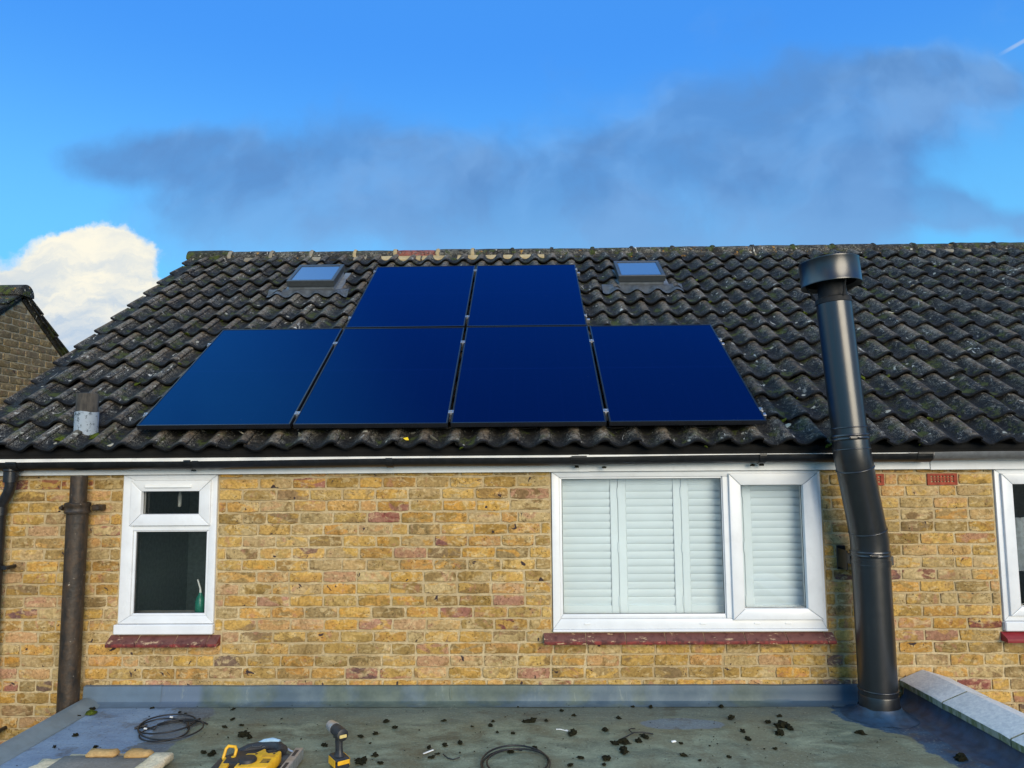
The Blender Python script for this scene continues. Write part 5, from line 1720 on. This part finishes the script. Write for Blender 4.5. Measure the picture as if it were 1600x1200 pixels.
MOSS_SMALL = []
MOSS = [(-0.867, -0.361, 2), (-0.793, -0.471, 2), (-0.64, -0.51, 1), (-0.512, -0.362, 2), (-0.334, -0.454, 1.5), (-0.214, -0.371, 1.5), (-0.223, -0.442, 2), (-0.181, -0.543, 1.5), (-0.089, -0.563, 1.5), (-0.464, -0.736, 2), (-0.381, -0.704, 2.5), (-0.55, -0.769, 2.5), (-0.516, -0.898, 2), (-0.491, -0.856, 1.5), (-0.372, -0.835, 1.3), (-0.294, -0.82, 1), (0.019, -0.371, 3.3), (-0.025, -0.371, 1.7), (0.109, -0.358, 1.8), (0.212, -0.188, 2), (0.285, -0.271, 1.8), (0.553, -0.316, 2.2), (0.258, -0.568, 4.5), (0.453, -0.512, 3), (0.536, -0.694, 4), (0.481, -0.71, 2.6), (0.62, -0.675, 3), (0.52, -0.82, 5), (0.279, -0.904, 2), (0.413, -0.919, 3), (0.393, -0.989, 2), (0.218, -0.995, 2.2), (-0.064, -0.114, 1.3), (0.033, -0.77, 2), (-0.094, -0.816, 3), (0.67, -0.117, 1.5), (1.239, -0.319, 3.2), (1.544, -0.287, 2), (1.438, -0.392, 2.6), (1.5, -0.447, 5), (1.536, -0.485, 3), (1.448, -0.567, 4.2), (1.242, -0.648, 2.4), (1.246, -0.533, 2.2), (0.665, -0.616, 3.2), (1.002, -0.744, 1.3), (1.051, -0.717, 1.3), (0.903, -0.935, 1.7), (0.829, -0.873, 2.6), (1.288, -0.787, 1.2), (1.347, -0.787, 1.8), (1.066, -0.892, 1.6), (1.912, -0.564, 3), (2.083, -0.205, 1.8), (2.275, -0.92, 5), (1.234, -0.119, 2.4), (0.783, -0.126, 2.2), (0.85, -0.71, 1.5), (-2.636, -0.588, 2.6), (-2.801, -0.151, 2.8), (-2.418, -0.763, 2.4), (-2.653, -0.756, 2), (-2.422, -0.129, 1.5), (-2.208, -0.209, 1.6), (-2.161, -0.226, 1.3), (-2.365, -0.28, 1.2), (-2.312, -0.349, 1.2), (-1.888, -0.155, 2.2), (-1.819, -0.331, 2), (-1.725, -0.43, 2), (-1.816, -0.459, 2), (-1.811, -0.572, 1), (-1.651, -0.584, 4.6), (-1.731, -0.618, 1.2), (-1.777, -0.83, 2.2), (-1.723, -0.851, 2.8), (-2.812, -0.273, 1.6), (-1.603, -0.625, 2.2), (-2.081, -0.872, 3.5), (-1.519, -0.322, 1.2), (-1.139, -0.734, 2.3), (-0.966, -0.608, 2.4), (-0.887, -0.566, 2.6), (-0.862, -0.368, 2.2), (-0.793, -0.467, 1.8), (-0.885, -0.95, 4), (-0.828, -0.873, 2.5), (-0.778, -0.973, 2), (-1.457, -0.543, 1), (-1.299, -0.643, 1), (-0.889, -0.705, 1.3)]
big = {(0.258, -0.568): 'large round dark moss lump in the middle behind the front cable coil', (0.52, -0.82): 'long flat dark moss lump right of the front cable coil',
       (1.5, -0.447): 'wide dark moss lump in the cluster before the flue', (2.275, -0.92): 'large dark moss lump on blue resin by the parapet',
       (-1.651, -0.584): 'large dark moss pad right of the left cable coil', (0.536, -0.694): 'dark moss lump under the curved cable offcut',
       (1.448, -0.567): 'dark moss lump at the front of the cluster before the flue', (-2.081, -0.872): 'dark moss lump behind the broken tan brick'}
mv = [mesh_from(lump('m', 1.0, s + 10, 0.8, 3, 1.0), 'moss_clump', M_moss, 80) for s in range(6)]
rr = random.Random(77)
clumps = []
for (x, y, s) in MOSS:
    if s >= 1.5:
        o = bpy.data.objects.new('moss_clump', rr.choice(mv)); COL.objects.link(o)
        k = 0.0052 * s * rr.uniform(0.9, 1.15)
        o.location = (x, y, 0.004 + k * 0.15); o.scale = (k * rr.uniform(1.0, 1.7), k * rr.uniform(0.8, 1.5), k * rr.uniform(0.7, 1.1)); o.rotation_euler = (0, 0, rr.uniform(0, 6.28))
        clumps.append((o, x, y, s))
    else:
        MOSS_SMALL.append((x, y, s))
ZONES = [(-2.35, 'at the back left corner'), (-1.9, 'by the left cable coil'), (-1.45, 'behind the circular saw'), (-1.1, 'between the saw and the drill'), (-0.7, 'right of the drill'),
         (-0.25, 'by the white plastic strip'), (0.15, 'around the front cable coil'), (0.46, 'beside the white cable tie'), (0.8, 'round the curved cable offcut'), (1.2, 'by the white chip'), (1.75, 'left of the blue resin'), (9, 'on the blue resin by the flue')]
cells = {}
for (o, x, y, s) in clumps:
    z = next(n_ for (lim, n_) in ZONES if x < lim)
    rw = 'against the wall upstand' if y > -0.34 else 'halfway out' if y > -0.66 else 'towards the front'
    if (x, y) in big:
        tag(o, big[(x, y)], 'moss clump', 'moss clumps scattered on the flat roof')
    else:
        cells.setdefault((rw, z), []).append((x, o, s))
for (rw, z), lst in cells.items():
    lst.sort(key=lambda q: q[0])
    order = [''] if len(lst) == 1 else ['leftmost ', 'rightmost '] if len(lst) == 2 else ['leftmost ', 'middle ', 'rightmost '] if len(lst) == 3 else \
        ['leftmost '] + [w + ' from left ' for w in ('second', 'third', 'fourth', 'fifth', 'sixth', 'seventh', 'eighth')][:len(lst) - 2] + ['rightmost ']
    for od, (x, o, s) in zip(order, lst):
        tag(o, od + 'dark moss clump ' + z + ', ' + rw, 'moss clump', 'moss clumps scattered on the flat roof')
for i in range(240):
    MOSS_SMALL.append((rr.uniform(-2.75, 2.2), rr.uniform(-1.1, -0.06), rr.uniform(0.25, 0.8)))
bm = bmesh.new()
for i, (x, y, s) in enumerate(MOSS_SMALL):
    b0 = lump('m', 0.0055 * s, i, 0.6, 1); b0.transform(Matrix.Translation((x, y, 0.005)) @ Matrix.Rotation(rr.uniform(0, 6), 4, 'Z') @ Matrix.Diagonal((rr.uniform(0.8, 2.0), 1, 1, 1)))
    me = bpy.data.meshes.new('t'); b0.to_mesh(me); b0.free(); bm.from_mesh(me); bpy.data.meshes.remove(me)
tag(obj('moss_crumbs', bm, M_moss, None, 60), 'fine dark moss crumbs and grit strewn over the flat roof', 'moss crumbs', kind='stuff')
o = obj('moss_cushion', lump('m', 0.034, 4, 0.6, 2), M_green_moss, None, 60); o.location = (-2.765, -0.225, 0.008); o.scale = (1.0, 1.1, 0.8)
tag(o, 'green moss cushion in the back left corner of the flat roof', 'moss', 'moss cushions')

# broken lump of brickwork, front left
t = empty('broken_masonry', (-2.2, -1.05, 0.004), 'broken slab of tan masonry with a dusty grey face at the front left', 'rubble')
def rough_box(x0, x1, y0, y1, z0, z1, seed, amp=0.008, bev=0.02):
    b0 = box(bmesh.new(), x0, x1, y0, y1, z0, z1, bev); bmesh.ops.subdivide_edges(b0, edges=[e for e in b0.edges if e.calc_length() > 0.05], cuts=3, use_grid_fill=True)
    for v in b0.verts:
        v.co += amp * Vector((noise.noise(v.co * 17 + Vector((seed, 0, 0))), noise.noise(v.co * 17 + Vector((0, seed, 0))), noise.noise(v.co * 17 + Vector((0, 0, seed))) * 0.7))
    return b0
obj('mortar_bed', rough_box(-2.44, -1.92, -1.30, -0.935, 0.004, 0.040, 1, 0.012, 0.010), M_cream, t, 50)
bm = rough_box(-2.45, -1.95, -1.40, -0.985, 0.0415, 0.050, 2, 0.004, 0.003); obj('dusty_face', bm, M_dust, t, 50)
obj('brick_piece', rough_box(-2.335, -2.165, -1.02, -0.945, 0.040, 0.075, 3, 0.007, 0.017), M_tan, t, 60)
obj('brick_piece', rough_box(-2.125, -1.985, -1.02, -0.945, 0.038, 0.075, 4, 0.010, 0.016), M_tan, t, 60)
obj('mortar_piece', rough_box(-1.985, -1.875, -1.22, -0.965, 0.012, 0.060, 5, 0.016, 0.010), M_cream, t, 60)
obj('mortar_piece', rough_box(-2.56, -2.43, -1.26, -0.985, 0.006, 0.040, 6, 0.016, 0.010), M_cream, t, 60)

# cordless drill standing on its battery, chuck pointing away
t = empty('cordless_drill', (-0.992, -1.02, 0.004), 'yellow and black cordless drill standing upright on its battery', 'drill')
DX, DY = -0.992, -1.02
def T(bm, rot=R(36)):
    bm.transform(Matrix.Translation((DX, DY, 0.0)) @ Matrix.Rotation(rot, 4, 'Z')); return bm
obj('battery', T(B(-0.042, 0.042, -0.055, 0.068, 0.004, 0.044, 0.008)), M_tool_black, t, 30)
bm = B(-0.044, 0.044, -0.058, 0.070, 0.0445, 0.070, 0.010); box(bm, -0.030, 0.030, -0.060, -0.056, 0.010, 0.034, 0.001)
obj('battery_foot', T(bm), M_tool_black, t, 30)
obj('battery_latch', T(B(-0.036, 0.036, -0.066, -0.0585, 0.036, 0.060, 0.003)), M_yellow, t, 30)
for sx in (-1, 1):
    obj('side_plate', T(B(sx * 0.0455 - 0.0015, sx * 0.0455 + 0.0015, -0.045, 0.055, 0.018, 0.062, 0.001)), M_yellow, t, 30)
bm = bmesh.new(); rows = []
for (z, yc, a, b) in ((0.070, 0.004, 0.032, 0.038), (0.085, 0.006, 0.022, 0.030), (0.11, 0.010, 0.020, 0.028), (0.145, 0.014, 0.021, 0.030), (0.172, 0.016, 0.020, 0.032)):
    rows.append([bm.verts.new((a * math.cos(k * 2 * math.pi / 20), yc + b * math.sin(k * 2 * math.pi / 20), z)) for k in range(20)])
for a, b in zip(rows, rows[1:]):
    for k in range(20): bm.faces.new((a[k], a[(k + 1) % 20], b[(k + 1) % 20], b[k]))
obj('handle', T(bm), M_tool_black, t, 50)
bm = bmesh.new(); tube(bm, [(0, -0.048, 0.196), (0, -0.045, 0.196), (0, 0.03, 0.197), (0, 0.075, 0.198)], [0.029, 0.034, 0.035, 0.032], 24); obj('motor_housing', T(bm), M_tool_black, t, 40)
obj('rear_badge', T(B(-0.022, 0.022, -0.0515, -0.0485, 0.182, 0.200, 0.003)), simple('cream_badge', lin(206, 186, 120), 0.6), t, 30)
bm = bmesh.new(); tube(bm, [(0, 0.0755, 0.198), (0, 0.095, 0.198), (0, 0.115, 0.198), (0, 0.150, 0.198), (0, 0.165, 0.198)], [0.034, 0.036, 0.033, 0.030, 0.014], 24); obj('chuck', T(bm), M_steel, t, 40)
obj('trigger', T(B(-0.008, 0.008, 0.038, 0.056, 0.135, 0.166, 0.004)), M_tool_black, t, 30)
obj('direction_switch', T(B(-0.027, 0.027, 0.026, 0.040, 0.165, 0.173, 0.002)), M_tool_black, t, 30)

t.scale = (0.88, 0.88, 0.88); t.location = (-0.984, -1.015, 0.004)

# cordless circular saw lying on its blade side
t = empty('circular_saw', (-1.40, -1.10, 0.004), 'yellow and black cordless circular saw lying on its side', 'circular saw')
def pris(pts, z0, z1, bev=0.0):
    bm = prism(bmesh.new(), pts, 'z', z0, z1)
    if bev: bmesh.ops.bevel(bm, geom=bm.edges[:], offset=bev, segments=2, affect='EDGES', profile=0.5)
    return bm
# steel shoe along the right, with slot
bm = pris([(-1.235, -1.40), (-1.185, -1.40), (-1.185, -0.925), (-1.235, -0.925)], 0.010, 0.075, 0.003); obj('shoe', bm, M_steel, t, 30)
obj('shoe_slot', B(-1.222, -1.202, -1.05, -0.965, 0.0755, 0.0768), M_tool_black, t)
obj('shoe_slot', B(-1.222, -1.202, -1.30, -1.15, 0.0755, 0.0768), M_tool_black, t)
bm = bmesh.new(); tube(bm, [(-1.30, -0.915, 0.068), (-1.27, -0.925, 0.055), (-1.215, -0.945, 0.045)], [0.010, 0.009, 0.009], 10); obj('depth_bracket', bm, M_steel, t, 40)
# upper blade guard and blade
bm = bmesh.new(); lathe(bm, [(0, 0.0), (0.112, 0.0), (0.115, 0.004), (0.115, 0.034), (0.108, 0.040), (0.03, 0.042), (0, 0.042)], (-1.345, -1.07, 0.008), seg=40); obj('blade_guard', bm, M_tool_black, t, 40)
bm = bmesh.new()
nt_ = 24; ring = []
for k in range(nt_ * 2):
    a = k * math.pi / nt_; r_ = 0.098 if k % 2 else 0.088
    ring.append((-1.305 + r_ * math.cos(a), -1.045 + r_ * math.sin(a)))
prism(bm, ring, 'z', 0.051, 0.0525); obj('saw_blade', bm, M_tool_grey, t)
# rear handle: black grip with light blue worn top, seen along the back
bm = bmesh.new()
hp = [(-1.575, -0.955, 0.050), (-1.53, -0.925, 0.062), (-1.47, -0.912, 0.068), (-1.40, -0.908, 0.072), (-1.345, -0.918, 0.072), (-1.315, -0.945, 0.066), (-1.312, -0.985, 0.060)]
tube(bm, hp, [0.030, 0.034, 0.036, 0.036, 0.036, 0.034, 0.030], 16); obj('handle', bm, M_tool_black, t, 50)
bm = bmesh.new(); tube(bm, [(-1.478, -0.907, 0.094), (-1.44, -0.902, 0.103), (-1.39, -0.899, 0.108), (-1.34, -0.907, 0.103)], [0.007, 0.015, 0.017, 0.013], 12); obj('grip_inlay', bm, simple('pale_blue_grip', lin(150, 178, 196), 0.5), t, 50)
bm = bmesh.new(); tube(bm, [(-1.316, -0.945, 0.05), (-1.305, -0.955, 0.074), (-1.30, -0.985, 0.070)], [0.026, 0.030, 0.024], 14); obj('end_cap', bm, M_tool_black, t, 50)
for pts in ([(-1.53, -0.965, 0.082), (-1.515, -0.962, 0.086), (-1.505, -0.940, 0.088)], [(-1.50, -0.938, 0.092), (-1.495, -0.950, 0.090), (-1.46, -0.955, 0.090), (-1.445, -0.948, 0.093), (-1.44, -0.925, 0.096)], [(-1.435, -0.955, 0.088), (-1.42, -0.950, 0.09), (-1.41, -0.96, 0.088)]):
    bm = bmesh.new(); tube(bm, pts, 0.0028, 6); obj('seam_line', bm, M_tool_grey, t)
# motor housing in black and battery behind the yellow hand strap
bm = pris([(-1.60, -1.16), (-1.30, -1.14), (-1.29, -0.99), (-1.34, -0.955), (-1.57, -0.965), (-1.615, -1.03)], 0.008, 0.078, 0.014); obj('motor_housing', bm, M_tool_black, t, 40)
bm = pris([(-1.665, -1.20), (-1.575, -1.20), (-1.575, -0.965), (-1.635, -0.965), (-1.668, -1.01)], 0.006, 0.055, 0.012); obj('battery', bm, M_tool_black, t, 40)
# yellow body
bm = pris([(-1.475, -1.30), (-1.285, -1.30), (-1.268, -1.14), (-1.272, -1.075), (-1.292, -1.055), (-1.305, -1.085), (-1.345, -1.094), (-1.368, -1.070), (-1.382, -1.030), (-1.396, -1.034), (-1.415, -1.075), (-1.425, -1.095), (-1.475, -1.100)], 0.050, 0.112, 0.010); obj('gear_housing', bm, M_yellow, t, 40)
bm = bmesh.new(); lathe(bm, [(0.052, 0), (0.052, 0.022), (0.046, 0.030), (0.020, 0.032), (0, 0.032)], (-1.425, -1.215, 0.100), seg=28); obj('motor_cap', bm, M_tool_black, t, 40)
for k in range(4):
    obj('vent_slot', B(-1.345, -1.295, -1.195 - k * 0.016, -1.188 - k * 0.016, 0.1112, 0.1134), M_tool_black, t)
obj('label_plate', B(-1.365, -1.290, -1.160, -1.130, 0.1115, 0.1132, 0.0005), simple('amber_label', (0.62, 0.30, 0.02), 0.5), t)
bm = pris([(-1.385, -1.000), (-1.330, -0.990), (-1.318, -1.036), (-1.345, -1.044), (-1.372, -1.030)], 0.050, 0.092, 0.006); obj('trigger_housing', bm, M_tool_black, t, 40)
for (x, y) in ((-1.41, -1.115), (-1.305, -1.112), (-1.30, -1.23), (-1.45, -1.27)):
    bm = bmesh.new(); lathe(bm, [(0.008, 0), (0.008, 0.0015), (0.0, 0.0015)], (x, y, 0.112), seg=12); obj('screw', bm, M_tool_black, t)
# square yellow lever loop
bm = bmesh.new(); tube(bm, [(-1.634, -1.055, 0.062), (-1.628, -1.030, 0.108), (-1.615, -1.022, 0.122), (-1.572, -1.026, 0.118), (-1.562, -1.036, 0.104), (-1.566, -1.060, 0.062), (-1.600, -1.066, 0.058), (-1.634, -1.055, 0.062)], 0.0095, 10, False); obj('lever_loop', bm, M_yellow, t, 50)
bm = pris([(-1.622, -1.075), (-1.566, -1.075), (-1.545, -1.25), (-1.590, -1.25)], 0.056, 0.074, 0.006); obj('lever_arm', bm, M_yellow, t, 40)
bm = bmesh.new(); lathe(bm, [(0, 0), (0.014, 0), (0.014, 0.010), (0.006, 0.012), (0, 0.012)], (-1.565, -1.070, 0.070), seg=16); obj('lever_pivot', bm, M_yellow, t, 40)
bm = bmesh.new(); lathe(bm, [(0, 0), (0.013, 0), (0.013, 0.014), (0, 0.014)], (-1.468, -1.005, 0.062), seg=16); obj('metal_pin', bm, M_steel, t, 40)
t.scale = (0.86, 0.86, 0.86); t.location = (-1.385, -1.075, 0.004)
